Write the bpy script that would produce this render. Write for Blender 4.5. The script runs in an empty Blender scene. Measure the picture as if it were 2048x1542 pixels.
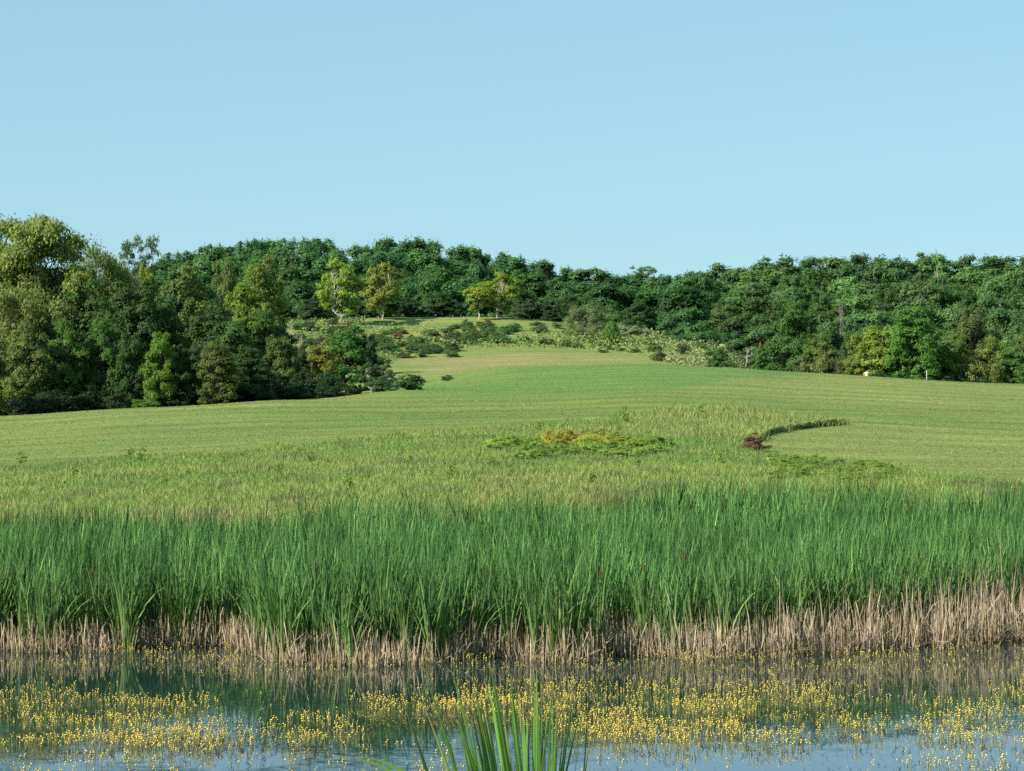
import bpy, math, random
import numpy as np
from mathutils import Vector

# ------------------------------------------------------------------ camera, sky, sun, exposure
sc = bpy.context.scene
COL = sc.collection
F = 5930.0            # focal length in photo pixels (2048 wide)
EYE = 4.0             # eye height above the pond
HZ = 860.0            # photo row of the horizon
cam_d = bpy.data.cameras.new('camera')
cam = bpy.data.objects.new('camera', cam_d)
COL.objects.link(cam)
cam_d.sensor_width = 36.0
cam_d.lens = 36.0 * F / 2048.0
cam_d.clip_start = 0.5
cam_d.clip_end = 9000.0
cam.location = (0, 0, EYE)
cam.rotation_euler = (math.pi / 2 + math.atan((HZ - 771.0) / F), 0, 0)
sc.camera = cam

SUN_AZ = math.radians(-120.0)     # measured from the view direction, towards the right positive
SUN_EL = math.radians(33.0)
world = bpy.data.worlds.new('World')
sc.world = world
world.use_nodes = True
wn = world.node_tree
wn.nodes.clear()
w_out = wn.nodes.new('ShaderNodeOutputWorld')
w_bg = wn.nodes.new('ShaderNodeBackground')
w_sky = wn.nodes.new('ShaderNodeTexSky')
w_sky.sky_type = 'NISHITA'
w_sky.sun_disc = False
w_sky.sun_elevation = SUN_EL
w_sky.sun_rotation = SUN_AZ
w_sky.altitude = 300
w_sky.air_density = 1.0
w_sky.dust_density = 0.2
w_sky.ozone_density = 3.0
w_tint = wn.nodes.new('ShaderNodeMix')
w_tint.data_type = 'RGBA'
w_tint.blend_type = 'MULTIPLY'
w_tint.inputs['Factor'].default_value = 1.0
w_tint.inputs['B'].default_value = (0.84, 1.06, 1.10, 1)
wn.links.new(w_sky.outputs[0], w_tint.inputs['A'])
w_haze = wn.nodes.new('ShaderNodeMix')          # even summer haze over the whole sky
w_haze.data_type = 'RGBA'
w_haze.inputs['Factor'].default_value = 0.58
w_haze.inputs['B'].default_value = (3.2, 5.4, 6.5, 1)
wn.links.new(w_tint.outputs['Result'], w_haze.inputs['A'])
wn.links.new(w_haze.outputs['Result'], w_bg.inputs['Color'])
w_bg.inputs['Strength'].default_value = 0.059
wn.links.new(w_bg.outputs[0], w_out.inputs[0])

sun_d = bpy.data.lights.new('sun', 'SUN')
sun_d.energy = 5.0
sun_d.angle = math.radians(0.6)
sun_d.color = (1.0, 0.92, 0.80)
sun = bpy.data.objects.new('sun', sun_d)
COL.objects.link(sun)
sdir = Vector((math.cos(SUN_EL) * math.sin(SUN_AZ), math.cos(SUN_EL) * math.cos(SUN_AZ), math.sin(SUN_EL)))
sun.rotation_euler = sdir.to_track_quat('Z', 'Y').to_euler()
sun.location = (-60, 0, 60)

sc.view_settings.view_transform = 'Standard'
sc.view_settings.look = 'None'
sc.view_settings.exposure = 1.1
sc.view_settings.gamma = 1.0
sc.cycles.use_denoising = False
sc.cycles.max_bounces = 5
sc.cycles.diffuse_bounces = 3
sc.cycles.adaptive_threshold = 0.02
sc.cycles.glossy_bounces = 2
sc.cycles.transmission_bounces = 3
sc.cycles.sample_clamp_indirect = 4.0

# ------------------------------------------------------------------ helpers
RNG = np.random.default_rng(11)
random.seed(5)


def lut_noise():
    t = np.random.default_rng(3).random((256, 256))

    def vn(x, y):
        xi = np.floor(x).astype(int); yi = np.floor(y).astype(int)
        fx = x - xi; fy = y - yi
        fx = fx * fx * (3 - 2 * fx); fy = fy * fy * (3 - 2 * fy)
        a = t[xi & 255, yi & 255]; b = t[(xi + 1) & 255, yi & 255]
        c = t[xi & 255, (yi + 1) & 255]; d = t[(xi + 1) & 255, (yi + 1) & 255]
        return (a * (1 - fx) + b * fx) * (1 - fy) + (c * (1 - fx) + d * fx) * fy
    return vn


VN = lut_noise()


def fbm(x, y, s, o=3, off=0.0):
    x = np.asarray(x, float) / s + off * 17.3; y = np.asarray(y, float) / s + off * 9.7
    v = 0; a = 0.5; n = 0
    for i in range(o):
        v = v + a * VN(x * 2 ** i + i * 31.7, y * 2 ** i + i * 11.3); n += a; a *= 0.5
    return v / n


def pchip(xs, ys, q):
    xs = np.array(xs, float); ys = np.array(ys, float)
    h = np.diff(xs); d = np.diff(ys) / h
    m = np.zeros_like(ys)
    for i in range(1, len(xs) - 1):
        if d[i - 1] * d[i] > 0:
            w1 = 2 * h[i] + h[i - 1]; w2 = h[i] + 2 * h[i - 1]
            m[i] = (w1 + w2) / (w1 / d[i - 1] + w2 / d[i])
    m[0] = d[0]; m[-1] = d[-1]
    q = np.clip(q, xs[0], xs[-1])
    k = np.clip(np.searchsorted(xs, q, side='right') - 1, 0, len(xs) - 2)
    t = (q - xs[k]) / h[k]
    t2 = t * t; t3 = t2 * t
    return (2 * t3 - 3 * t2 + 1) * ys[k] + (t3 - 2 * t2 + t) * h[k] * m[k] + (-2 * t3 + 3 * t2) * ys[k + 1] + (t3 - t2) * h[k] * m[k + 1]


def inside(poly, x, y):
    x = np.asarray(x, float); y = np.asarray(y, float)
    r = np.zeros(x.shape, bool)
    n = len(poly)
    for i in range(n):
        x1, y1 = poly[i]; x2, y2 = poly[(i + 1) % n]
        if y1 == y2:
            continue
        c = ((y1 > y) != (y2 > y)) & (x < (x2 - x1) * (y - y1) / (y2 - y1) + x1)
        r ^= c
    return r


def sstep(a, b, x):
    t = np.clip((x - a) / (b - a), 0, 1)
    return t * t * (3 - 2 * t)


# ------------------------------------------------------------------ terrain height
def zy(Y, ypix):
    return (Y, EYE + (HZ - ypix) / F * Y)


NEARP = [(-400, 6), (-100, 3.4), (-4, 2.45), (6, 2.3), (13, 1.5), (20, 0.15), (24, -0.45), (46, -0.5), (51, -0.22), (54, 0.0), (56, 0.10), (61, 0.25)]
FARP = [(520, 22), (700, 25), (1200, 24), (3500, 10), (8000, 0)]
COLS = {
    0: [(67, .4), zy(82, 1022), zy(95, 975), zy(110, 937), zy(140, 880), zy(172, 833), (190, 4.5), (215, 4.5), (260, 6), (300, 8.5), (340, 10.6), (352, 11.5), (368, 14), (384, 16.5), (402, 19), (450, 20.5)],
    300: [(67, .4), zy(82, 1018), zy(95, 962), zy(110, 925), zy(140, 865), zy(176, 815), (192, 5.2), (215, 5.0), (260, 6.5), (300, 9), (340, 10.6), (352, 11.5), (368, 14), (384, 16.5), (402, 19), (450, 20.5)],
    560: [(68, .4), zy(82, 1012), zy(95, 953), zy(110, 913), zy(140, 855), zy(182, 800), (200, 5.6), (230, 6), (260, 8.4), zy(285, 690), zy(310, 645), (322, 15.6), (331, 15.2), (340, 10.6), (352, 11.5), (368, 14), (384, 16.5), (402, 19), (450, 20.5)],
    800: [(68, .42), zy(83, 1006), zy(95, 950), zy(110, 909), zy(140, 850), zy(175, 800), zy(192, 781), (210, 6.7), (232, 7.2), zy(258, 745), zy(288, 705), zy(306, 662), zy(325, 636), (331, 15.2), (340, 10.6), (352, 11.5), (368, 14), (384, 16.5), (402, 19), (450, 20.5)],
    1024: [(70, .45), zy(84, 1000), zy(95, 945), zy(110, 905), zy(140, 845), zy(175, 797), zy(205, 765), zy(238, 735), zy(252, 737), zy(272, 720), zy(290, 701), zy(308, 662), zy(325, 635), (331, 15.2), (340, 10.6), (352, 11.5), (368, 14), (384, 16.5), (402, 19), (450, 20.5)],
    1300: [(72, .5), zy(84, 992), zy(95, 940), zy(110, 899), zy(140, 838), zy(175, 788), zy(205, 758), zy(235, 729), zy(255, 730), zy(280, 713), zy(305, 688), zy(330, 664), (341, 10.4), (352, 10.8), (368, 13.2), (384, 15.5), (402, 17.8), (450, 20)],
    1450: [(74, .55), zy(85, 985), zy(95, 943), zy(110, 901), zy(140, 842), zy(175, 792), zy(205, 760), zy(237, 736), (255, 9.0), zy(285, 716), zy(308, 699), (318, 9.6), (345, 9), (372, 11.5), (395, 14), (418, 16.2), (440, 18.2), (462, 20)],
    1600: [(76, .65), zy(86, 980), zy(95, 950), zy(110, 910), zy(140, 850), zy(175, 800), zy(205, 767), zy(236, 746), (255, 7.6), (280, 5.6), (322, 4.8), (345, 6), (372, 8.8), (395, 11.4), (418, 14.2), (440, 17), (462, 19.5)],
    2048: [(80, .8), zy(90, 970), zy(98, 948), zy(110, 920), zy(140, 865), zy(175, 815), zy(205, 785), zy(226, 769), (250, 6.8), (280, 5.6), (322, 4.8), (345, 6), (372, 8.8), (395, 11.4), (418, 14.2), (440, 17), (462, 19.5)],
}
CX = sorted(COLS)
SHX = [-400, 0, 120, 300, 430, 500, 560, 600, 760, 900, 1000, 1100, 1250, 1400, 1500, 1700, 1900, 2048, 2450]
SHY = [1296, 1300, 1306, 1292, 1290, 1302, 1318, 1324, 1330, 1322, 1308, 1322, 1312, 1318, 1312, 1303, 1294, 1284, 1278]


def pixu(x, Y):
    return 1024 + np.asarray(x) / np.maximum(Y, 34.0) * F


def shore_off(x):
    u = 1024 + np.asarray(x) / 54.0 * F
    yp = np.interp(u, SHX, SHY)
    return EYE * F / (yp - HZ) - 54.0 + (fbm(x, np.zeros_like(x), 0.9, 3) - 0.5) * 1.1


def ground(x, Y):
    x = np.atleast_1d(np.asarray(x, float)); Y = np.atleast_1d(np.asarray(Y, float))
    u = np.clip(pixu(x, Y), 0, 2048)
    so = shore_off(x)
    Yq = Y - so * np.clip(1 - np.abs(Y - 54) / 10.0, 0, 1)
    zc = np.stack([pchip(*zip(*(NEARP + COLS[c] + FARP)), Yq) for c in CX])
    k = np.clip(np.searchsorted(CX, u, side='right') - 1, 0, len(CX) - 2)
    a = np.array(CX)[k]; b = np.array(CX)[k + 1]
    t = (u - a) / (b - a)
    t = 0.5 * t + 0.5 * t * t * (3 - 2 * t)
    idx = np.arange(len(u))
    z = zc[k, idx] * (1 - t) + zc[k + 1, idx] * t
    amp = sstep(57, 90, Y) * 0.16 + sstep(200, 300, Y) * 0.35
    z = z + (fbm(x, Y, 14.0, 3) - 0.5) * amp
    z = z + (fbm(x, Y, 0.8, 3, 2) - 0.5) * 0.10 * (1 - sstep(56, 64, Y))
    return z


def proj(x, Y, z):
    return 1024 + x / Y * F, HZ - (z - EYE) / Y * F


def gpt(xpix, Y):
    x = (xpix - 1024) / F * Y
    return x, Y, float(ground(x, Y)[0])


# ------------------------------------------------------------------ materials
def new_mat(name):
    m = bpy.data.materials.new(name)
    m.use_nodes = True
    m.node_tree.nodes.clear()
    return m, m.node_tree.nodes, m.node_tree.links


def nd(ns, t, **kw):
    n = ns.new(t)
    for k, v in kw.items():
        setattr(n, k, v)
    return n


def mixrgb(ns, lk, a, b, fac, mode='MIX'):
    m = nd(ns, 'ShaderNodeMix', data_type='RGBA', blend_type=mode)
    for s, v in (('A', a), ('B', b), ('Factor', fac)):
        if hasattr(v, 'is_linked') or hasattr(v, 'links'):
            lk.new(v, m.inputs[s])
        else:
            m.inputs[s].default_value = v
    return m.outputs['Result']


def foliage_mat(name, source, transl=0.44, rough=0.6, spec=0.15, tcol=(1.15, 1.25, 0.5, 1)):
    m, ns, lk = new_mat(name)
    out = nd(ns, 'ShaderNodeOutputMaterial')
    tin = nd(ns, 'ShaderNodeAttribute', attribute_name='tint')
    if source == 'object':
        oi = nd(ns, 'ShaderNodeObjectInfo')
        col = oi.outputs['Color']
    else:
        va = nd(ns, 'ShaderNodeAttribute', attribute_name='Col')
        col = va.outputs['Color']
    if source == 'object':
        r = nd(ns, 'ShaderNodeMapRange')
        r.inputs['To Min'].default_value = 0.72
        r.inputs['To Max'].default_value = 1.30
        lk.new(tin.outputs['Fac'], r.inputs['Value'])
        cmb = nd(ns, 'ShaderNodeCombineColor')
        mm = nd(ns, 'ShaderNodeMath', operation='POWER')
        lk.new(r.outputs[0], mm.inputs[0]); mm.inputs[1].default_value = 1.12
        lk.new(mm.outputs[0], cmb.inputs[0]); lk.new(r.outputs[0], cmb.inputs[1]); lk.new(r.outputs[0], cmb.inputs[2])
        col = mixrgb(ns, lk, col, cmb.outputs[0], 1.0, 'MULTIPLY')
    p = nd(ns, 'ShaderNodeBsdfPrincipled')
    p.inputs['Roughness'].default_value = rough
    p.inputs['Specular IOR Level'].default_value = spec
    lk.new(col, p.inputs['Base Color'])
    tr = nd(ns, 'ShaderNodeBsdfTranslucent')
    tc = mixrgb(ns, lk, col, tcol, 1.0, 'MULTIPLY')
    lk.new(tc, tr.inputs['Color'])
    mx = nd(ns, 'ShaderNodeMixShader')
    mx.inputs[0].default_value = transl
    lk.new(p.outputs[0], mx.inputs[1]); lk.new(tr.outputs[0], mx.inputs[2])
    lk.new(mx.outputs[0], out.inputs[0])
    return m


M_LEAF = foliage_mat('leaf_foliage', 'object')
M_BLADE = foliage_mat('grass_blade', 'attr', 0.18, 0.6, 0.12)
M_DRY = foliage_mat('dry_stalk', 'attr', 0.08, 0.7, 0.15)
M_PETAL = foliage_mat('petal', 'attr', 0.30, 0.6, 0.2, (1.1, 1.0, 0.8, 1))


def bark_mat():
    m, ns, lk = new_mat('bark')
    out = nd(ns, 'ShaderNodeOutputMaterial')
    oi = nd(ns, 'ShaderNodeObjectInfo')
    tc = nd(ns, 'ShaderNodeTexCoord')
    no = nd(ns, 'ShaderNodeTexNoise')
    no.inputs['Scale'].default_value = 6.0
    no.inputs['Detail'].default_value = 4
    lk.new(tc.outputs['Object'], no.inputs['Vector'])
    r = nd(ns, 'ShaderNodeMapRange')
    r.inputs['To Min'].default_value = 0.55
    r.inputs['To Max'].default_value = 1.4
    lk.new(no.outputs['Fac'], r.inputs['Value'])
    c = mixrgb(ns, lk, oi.outputs['Color'], r.outputs[0], 1.0, 'MULTIPLY')
    p = nd(ns, 'ShaderNodeBsdfPrincipled')
    p.inputs['Roughness'].default_value = 0.9
    lk.new(c, p.inputs['Base Color'])
    lk.new(p.outputs[0], out.inputs[0])
    return m


M_BARK = bark_mat()


def ground_mat():
    m, ns, lk = new_mat('ground_turf')
    out = nd(ns, 'ShaderNodeOutputMaterial')
    va = nd(ns, 'ShaderNodeAttribute', attribute_name='Col')
    geo = nd(ns, 'ShaderNodeNewGeometry')
    mp = nd(ns, 'ShaderNodeMapping')
    mp.inputs['Scale'].default_value = (0.10, 0.55, 0.3)
    mp.inputs['Rotation'].default_value = (0, 0, math.radians(14))
    lk.new(geo.outputs['Position'], mp.inputs['Vector'])
    n1 = nd(ns, 'ShaderNodeTexNoise'); n1.inputs['Scale'].default_value = 1.0; n1.inputs['Detail'].default_value = 6; n1.inputs['Roughness'].default_value = 0.62
    lk.new(mp.outputs[0], n1.inputs['Vector'])
    n2 = nd(ns, 'ShaderNodeTexNoise'); n2.inputs['Scale'].default_value = 2.2; n2.inputs['Detail'].default_value = 8; n2.inputs['Roughness'].default_value = 0.75
    lk.new(geo.outputs['Position'], n2.inputs['Vector'])
    r1 = nd(ns, 'ShaderNodeMapRange'); r1.inputs['From Min'].default_value = 0.36; r1.inputs['From Max'].default_value = 0.66
    lk.new(n1.outputs['Fac'], r1.inputs['Value'])
    dry = mixrgb(ns, lk, va.outputs['Color'], (1.38, 1.10, 0.95, 1), 1.0, 'MULTIPLY')
    lush = mixrgb(ns, lk, va.outputs['Color'], (0.72, 0.86, 0.80, 1), 1.0, 'MULTIPLY')
    c = mixrgb(ns, lk, lush, dry, r1.outputs[0])
    r2 = nd(ns, 'ShaderNodeMapRange'); r2.inputs['From Min'].default_value = 0.3; r2.inputs['From Max'].default_value = 0.7
    r2.inputs['To Min'].default_value = 0.72; r2.inputs['To Max'].default_value = 1.22
    lk.new(n2.outputs['Fac'], r2.inputs['Value'])
    c = mixrgb(ns, lk, c, r2.outputs[0], 1.0, 'MULTIPLY')
    bp = nd(ns, 'ShaderNodeBump'); bp.inputs['Strength'].default_value = 0.5; bp.inputs['Distance'].default_value = 0.12
    n3 = nd(ns, 'ShaderNodeTexNoise'); n3.inputs['Scale'].default_value = 5.0; n3.inputs['Detail'].default_value = 6; n3.inputs['Roughness'].default_value = 0.7
    lk.new(geo.outputs['Position'], n3.inputs['Vector'])
    lk.new(n3.outputs['Fac'], bp.inputs['Height'])
    p = nd(ns, 'ShaderNodeBsdfPrincipled')
    p.inputs['Roughness'].default_value = 0.85
    p.inputs['Specular IOR Level'].default_value = 0.1
    lk.new(c, p.inputs['Base Color']); lk.new(bp.outputs[0], p.inputs['Normal'])
    lk.new(p.outputs[0], out.inputs[0])
    return m


M_GROUND = ground_mat()


def water_mat():
    m, ns, lk = new_mat('pond_water')
    out = nd(ns, 'ShaderNodeOutputMaterial')
    geo = nd(ns, 'ShaderNodeNewGeometry')
    n1 = nd(ns, 'ShaderNodeTexNoise'); n1.inputs['Scale'].default_value = 0.28; n1.inputs['Detail'].default_value = 3
    lk.new(geo.outputs['Position'], n1.inputs['Vector'])
    r1 = nd(ns, 'ShaderNodeMapRange'); r1.inputs['From Min'].default_value = 0.42; r1.inputs['From Max'].default_value = 0.66
    r1.inputs['To Min'].default_value = 0.12; r1.inputs['To Max'].default_value = 1.0
    lk.new(n1.outputs['Fac'], r1.inputs['Value'])
    n2 = nd(ns, 'ShaderNodeTexNoise'); n2.inputs['Scale'].default_value = 16.0; n2.inputs['Detail'].default_value = 6; n2.inputs['Roughness'].default_value = 0.7
    lk.new(geo.outputs['Position'], n2.inputs['Vector'])
    mu = nd(ns, 'ShaderNodeMath', operation='MULTIPLY')
    lk.new(n2.outputs['Fac'], mu.inputs[0]); lk.new(r1.outputs[0], mu.inputs[1])
    bp = nd(ns, 'ShaderNodeBump'); bp.inputs['Strength'].default_value = 0.0035; bp.inputs['Distance'].default_value = 0.012
    lk.new(mu.outputs[0], bp.inputs['Height'])
    p = nd(ns, 'ShaderNodeBsdfPrincipled')
    at = nd(ns, 'ShaderNodeAttribute', attribute_name='tint')       # submerged weed mats just under the surface
    c = mixrgb(ns, lk, (0.012, 0.028, 0.028, 1), (0.012, 0.034, 0.026, 1), at.outputs['Fac'])
    n4 = nd(ns, 'ShaderNodeTexNoise'); n4.inputs['Scale'].default_value = 14.0; n4.inputs['Detail'].default_value = 4
    lk.new(geo.outputs['Position'], n4.inputs['Vector'])
    r4 = nd(ns, 'ShaderNodeMapRange'); r4.inputs['From Min'].default_value = 0.35; r4.inputs['From Max'].default_value = 0.65; r4.inputs['To Min'].default_value = 0.35; r4.inputs['To Max'].default_value = 1.3
    lk.new(n4.outputs['Fac'], r4.inputs['Value'])
    c = mixrgb(ns, lk, c, r4.outputs[0], at.outputs['Fac'], 'MULTIPLY')
    lk.new(c, p.inputs['Base Color'])
    rs = nd(ns, 'ShaderNodeMapRange'); rs.inputs['To Min'].default_value = 0.5; rs.inputs['To Max'].default_value = 0.4
    lk.new(at.outputs['Fac'], rs.inputs['Value'])
    lk.new(rs.outputs[0], p.inputs['Specular IOR Level'])
    p.inputs['Roughness'].default_value = 0.035
    p.inputs['IOR'].default_value = 1.34
    lk.new(bp.outputs[0], p.inputs['Normal'])
    df = nd(ns, 'ShaderNodeBsdfDiffuse')                            # the weed film itself, where it breaks the surface
    cf = mixrgb(ns, lk, (0.011, 0.027, 0.020, 1), r4.outputs[0], 1.0, 'MULTIPLY')
    lk.new(cf, df.inputs['Color'])
    n5 = nd(ns, 'ShaderNodeTexNoise'); n5.inputs['Scale'].default_value = 5.0; n5.inputs['Detail'].default_value = 7; n5.inputs['Roughness'].default_value = 0.75
    lk.new(geo.outputs['Position'], n5.inputs['Vector'])
    r5 = nd(ns, 'ShaderNodeMapRange'); r5.inputs['From Min'].default_value = 0.44; r5.inputs['From Max'].default_value = 0.58; r5.inputs['To Min'].default_value = 0.12; r5.inputs['To Max'].default_value = 0.85
    lk.new(n5.outputs['Fac'], r5.inputs['Value'])
    ff = nd(ns, 'ShaderNodeMath', operation='MULTIPLY')
    lk.new(at.outputs['Fac'], ff.inputs[0]); lk.new(r5.outputs[0], ff.inputs[1])
    mx = nd(ns, 'ShaderNodeMixShader')
    lk.new(ff.outputs[0], mx.inputs[0]); lk.new(p.outputs[0], mx.inputs[1]); lk.new(df.outputs[0], mx.inputs[2])
    lk.new(mx.outputs[0], out.inputs[0])
    return m


M_WATER = water_mat()


def plain_mat(name, col, rough=0.6):
    m, ns, lk = new_mat(name)
    out = nd(ns, 'ShaderNodeOutputMaterial')
    tc = nd(ns, 'ShaderNodeTexCoord')
    no = nd(ns, 'ShaderNodeTexNoise'); no.inputs['Scale'].default_value = 12.0
    lk.new(tc.outputs['Object'], no.inputs['Vector'])
    r = nd(ns, 'ShaderNodeMapRange'); r.inputs['To Min'].default_value = 0.8; r.inputs['To Max'].default_value = 1.1
    lk.new(no.outputs['Fac'], r.inputs['Value'])
    c = mixrgb(ns, lk, (*col, 1), r.outputs[0], 1.0, 'MULTIPLY')
    p = nd(ns, 'ShaderNodeBsdfPrincipled')
    p.inputs['Roughness'].default_value = rough
    lk.new(c, p.inputs['Base Color'])
    lk.new(p.outputs[0], out.inputs[0])
    return m


# ------------------------------------------------------------------ mesh building
def mk_mesh(name, verts, faces, mat=None, col=None, tint=None, smooth=False):
    """faces: list of int arrays (n,3) or (n,4)."""
    me = bpy.data.meshes.new(name)
    verts = np.asarray(verts, np.float32)
    me.vertices.add(len(verts))
    me.vertices.foreach_set('co', verts.ravel())
    faces = [np.asarray(f, np.int32) for f in faces if len(f)]
    li = np.concatenate([f.ravel() for f in faces])
    sizes = np.concatenate([np.full(len(f), f.shape[1], np.int32) for f in faces])
    ls = np.concatenate([[0], np.cumsum(sizes)[:-1]]).astype(np.int32)
    me.loops.add(len(li))
    me.loops.foreach_set('vertex_index', li)
    me.polygons.add(len(sizes))
    me.polygons.foreach_set('loop_start', ls)
    if smooth:
        me.polygons.foreach_set('use_smooth', np.ones(len(sizes), bool))
    me.update(calc_edges=True)
    if col is not None:
        at = me.attributes.new('Col', 'FLOAT_COLOR', 'POINT')
        c = np.ones((len(verts), 4), np.float32); c[:, :3] = col
        at.data.foreach_set('color', c.ravel())
    if tint is not None:
        at = me.attributes.new('tint', 'FLOAT', 'POINT')
        at.data.foreach_set('value', np.asarray(tint, np.float32))
    if mat:
        me.materials.append(mat)
    return me


def link(name, data, parent=None, color=None):
    o = bpy.data.objects.new(name, data)
    COL.objects.link(o)
    if parent is not None:
        o.parent = parent
    if color is not None:
        o.color = (*color, 1)
    return o


def tag(o, label=None, cat=None, group=None, kind=None):
    if label: o['label'] = label
    if cat: o['category'] = cat
    if group: o['group'] = group
    if kind: o['kind'] = kind
    return o


def unit(v):
    return v / np.maximum(np.linalg.norm(v, axis=-1, keepdims=True), 1e-9)


def leaf_geo(c, n, size, aspect, rng, axis=None):
    """diamond leaf faces at c with normal n; returns verts (4N), quads"""
    N = len(c)
    a = rng.normal(size=(N, 3)) if axis is None else axis + rng.normal(size=(N, 3)) * 0.35
    t = unit(a - n * np.sum(a * n, 1, keepdims=True))
    b = np.cross(n, t)
    L = size[:, None] * 0.5; W = L / aspect
    v = np.stack([c - t * L, c + b * W, c + t * L, c - b * W], 1).reshape(-1, 3)
    q = np.arange(4 * N).reshape(N, 4)
    return v, q


def tubes(lines, sides=5):
    """lines: list of (pts (k,3), radii (k)) -> verts, quads, tris"""
    V = []; Q = []; T = []; o = 0
    ang = np.arange(sides) * 2 * math.pi / sides
    for P, R in lines:
        P = np.asarray(P, float); R = np.asarray(R, float); k = len(P)
        d = unit(np.gradient(P, axis=0))
        ref = np.where(np.abs(d[:, 2:3]) > 0.9, np.array([[1.0, 0, 0]]), np.array([[0, 0, 1.0]]))
        a = unit(np.cross(d, ref)); b = np.cross(d, a)
        ring = P[:, None] + R[:, None, None] * (a[:, None] * np.cos(ang)[None, :, None] + b[:, None] * np.sin(ang)[None, :, None])
        V.append(ring.reshape(-1, 3))
        i = np.arange(k - 1)[:, None] * sides + np.arange(sides)[None]
        j = np.arange(k - 1)[:, None] * sides + (np.arange(sides) + 1)[None] % sides
        Q.append(np.stack([i, j, j + sides, i + sides], -1).reshape(-1, 4) + o)
        o += k * sides
    return np.concatenate(V), np.concatenate(Q)


def blades(base, h, az, th0, bend, width, face, cb, ct, S=3, cpow=1.0, wshape=2.2):
    """curved tapering strips. base (N,3); returns verts, faces, colours"""
    N = len(base)
    t = np.linspace(0, 1, S + 1)
    th = th0[:, None] + bend[:, None] * t[None] ** 1.6
    thm = 0.5 * (th[:, 1:] + th[:, :-1])
    ds = (h / S)[:, None]
    rx = np.concatenate([np.zeros((N, 1)), np.cumsum(np.sin(thm) * ds, 1)], 1)
    rz = np.concatenate([np.zeros((N, 1)), np.cumsum(np.cos(thm) * ds, 1)], 1)
    C = np.stack([base[:, 0:1] + rx * np.cos(az)[:, None], base[:, 1:2] + rx * np.sin(az)[:, None], base[:, 2:3] + rz], -1)
    w = width[:, None] * 0.5 * (1 - t[None] ** wshape * 0.995)
    s = np.stack([np.cos(face), np.sin(face), np.zeros(N)], -1)[:, None]
    A = C - s * w[..., None]; B = C + s * w[..., None]
    pv = np.empty((N, 2 * S + 1, 3))
    pv[:, 0:2 * S:2] = A[:, :S]; pv[:, 1:2 * S:2] = B[:, :S]; pv[:, 2 * S] = C[:, S]
    cc = cb[:, None] + (ct - cb)[:, None] * (t[None] ** cpow)[..., None]
    pc = np.empty((N, 2 * S + 1, 3))
    pc[:, 0:2 * S:2] = cc[:, :S]; pc[:, 1:2 * S:2] = cc[:, :S]; pc[:, 2 * S] = cc[:, S]
    o = (np.arange(N) * (2 * S + 1))[:, None]
    quads = np.concatenate([o + np.array([[2 * i, 2 * i + 1, 2 * i + 3, 2 * i + 2]]) for i in range(S - 1)]) if S > 1 else np.zeros((0, 4), int)
    tris = o + np.array([[2 * S - 2, 2 * S - 1, 2 * S]])
    return pv.reshape(-1, 3), [quads, tris], pc.reshape(-1, 3)


def join(parts):
    V = []; Fq = []; C = []; o = 0
    for v, fs, c in parts:
        V.append(v); C.append(c)
        Fq += [np.asarray(f) + o for f in fs if len(f)]
        o += len(v)
    return np.concatenate(V), Fq, np.concatenate(C)


def jit(c, n, s, rng):
    """n colours around c: shared brightness jitter plus a little hue jitter"""
    c = np.asarray(c, float)
    k = np.exp(rng.normal(size=(n, 1)) * s)
    return c[None] * k * np.exp(rng.normal(size=(n, 3)) * s * 0.35)


# ------------------------------------------------------------------ ground sheet
BRIGHT = [(735, 793), (850, 768), (950, 745), (1100, 732), (1300, 725), (1500, 735), (1640, 748), (1500, 762), (1340, 778), (1150, 794), (950, 798)]
TAN = [(800, 740), (850, 718), (1000, 705), (1170, 708), (1270, 721), (1130, 728), (1000, 738), (900, 748)]
MEADOW = [(-500, 962), (-200, 948), (0, 938), (150, 926), (250, 915), (400, 906), (550, 894), (700, 879), (800, 869), (950, 859), (1100, 847), (1250, 830), (1350, 820),
          (1450, 821), (1560, 831), (1700, 847), (1690, 851), (1610, 857), (1550, 866), (1525, 880), (1515, 893), (1530, 906), (1600, 915), (1750, 928), (1850, 944), (2000, 962), (2300, 985),
          (2600, 1000), (2600, 1300), (-500, 1300)]


def soft(poly, px, py, jx, jy, y, ya, yb):
    r = np.random.default_rng(12)
    m = np.zeros(px.shape)
    k = (y > ya) & (y < yb)
    a, b = px[k], py[k]
    for i in range(10):
        m[k] += inside(poly, a + r.normal() * jx, b + r.normal() * jy)
    return (m / 10)[:, None]


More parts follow.
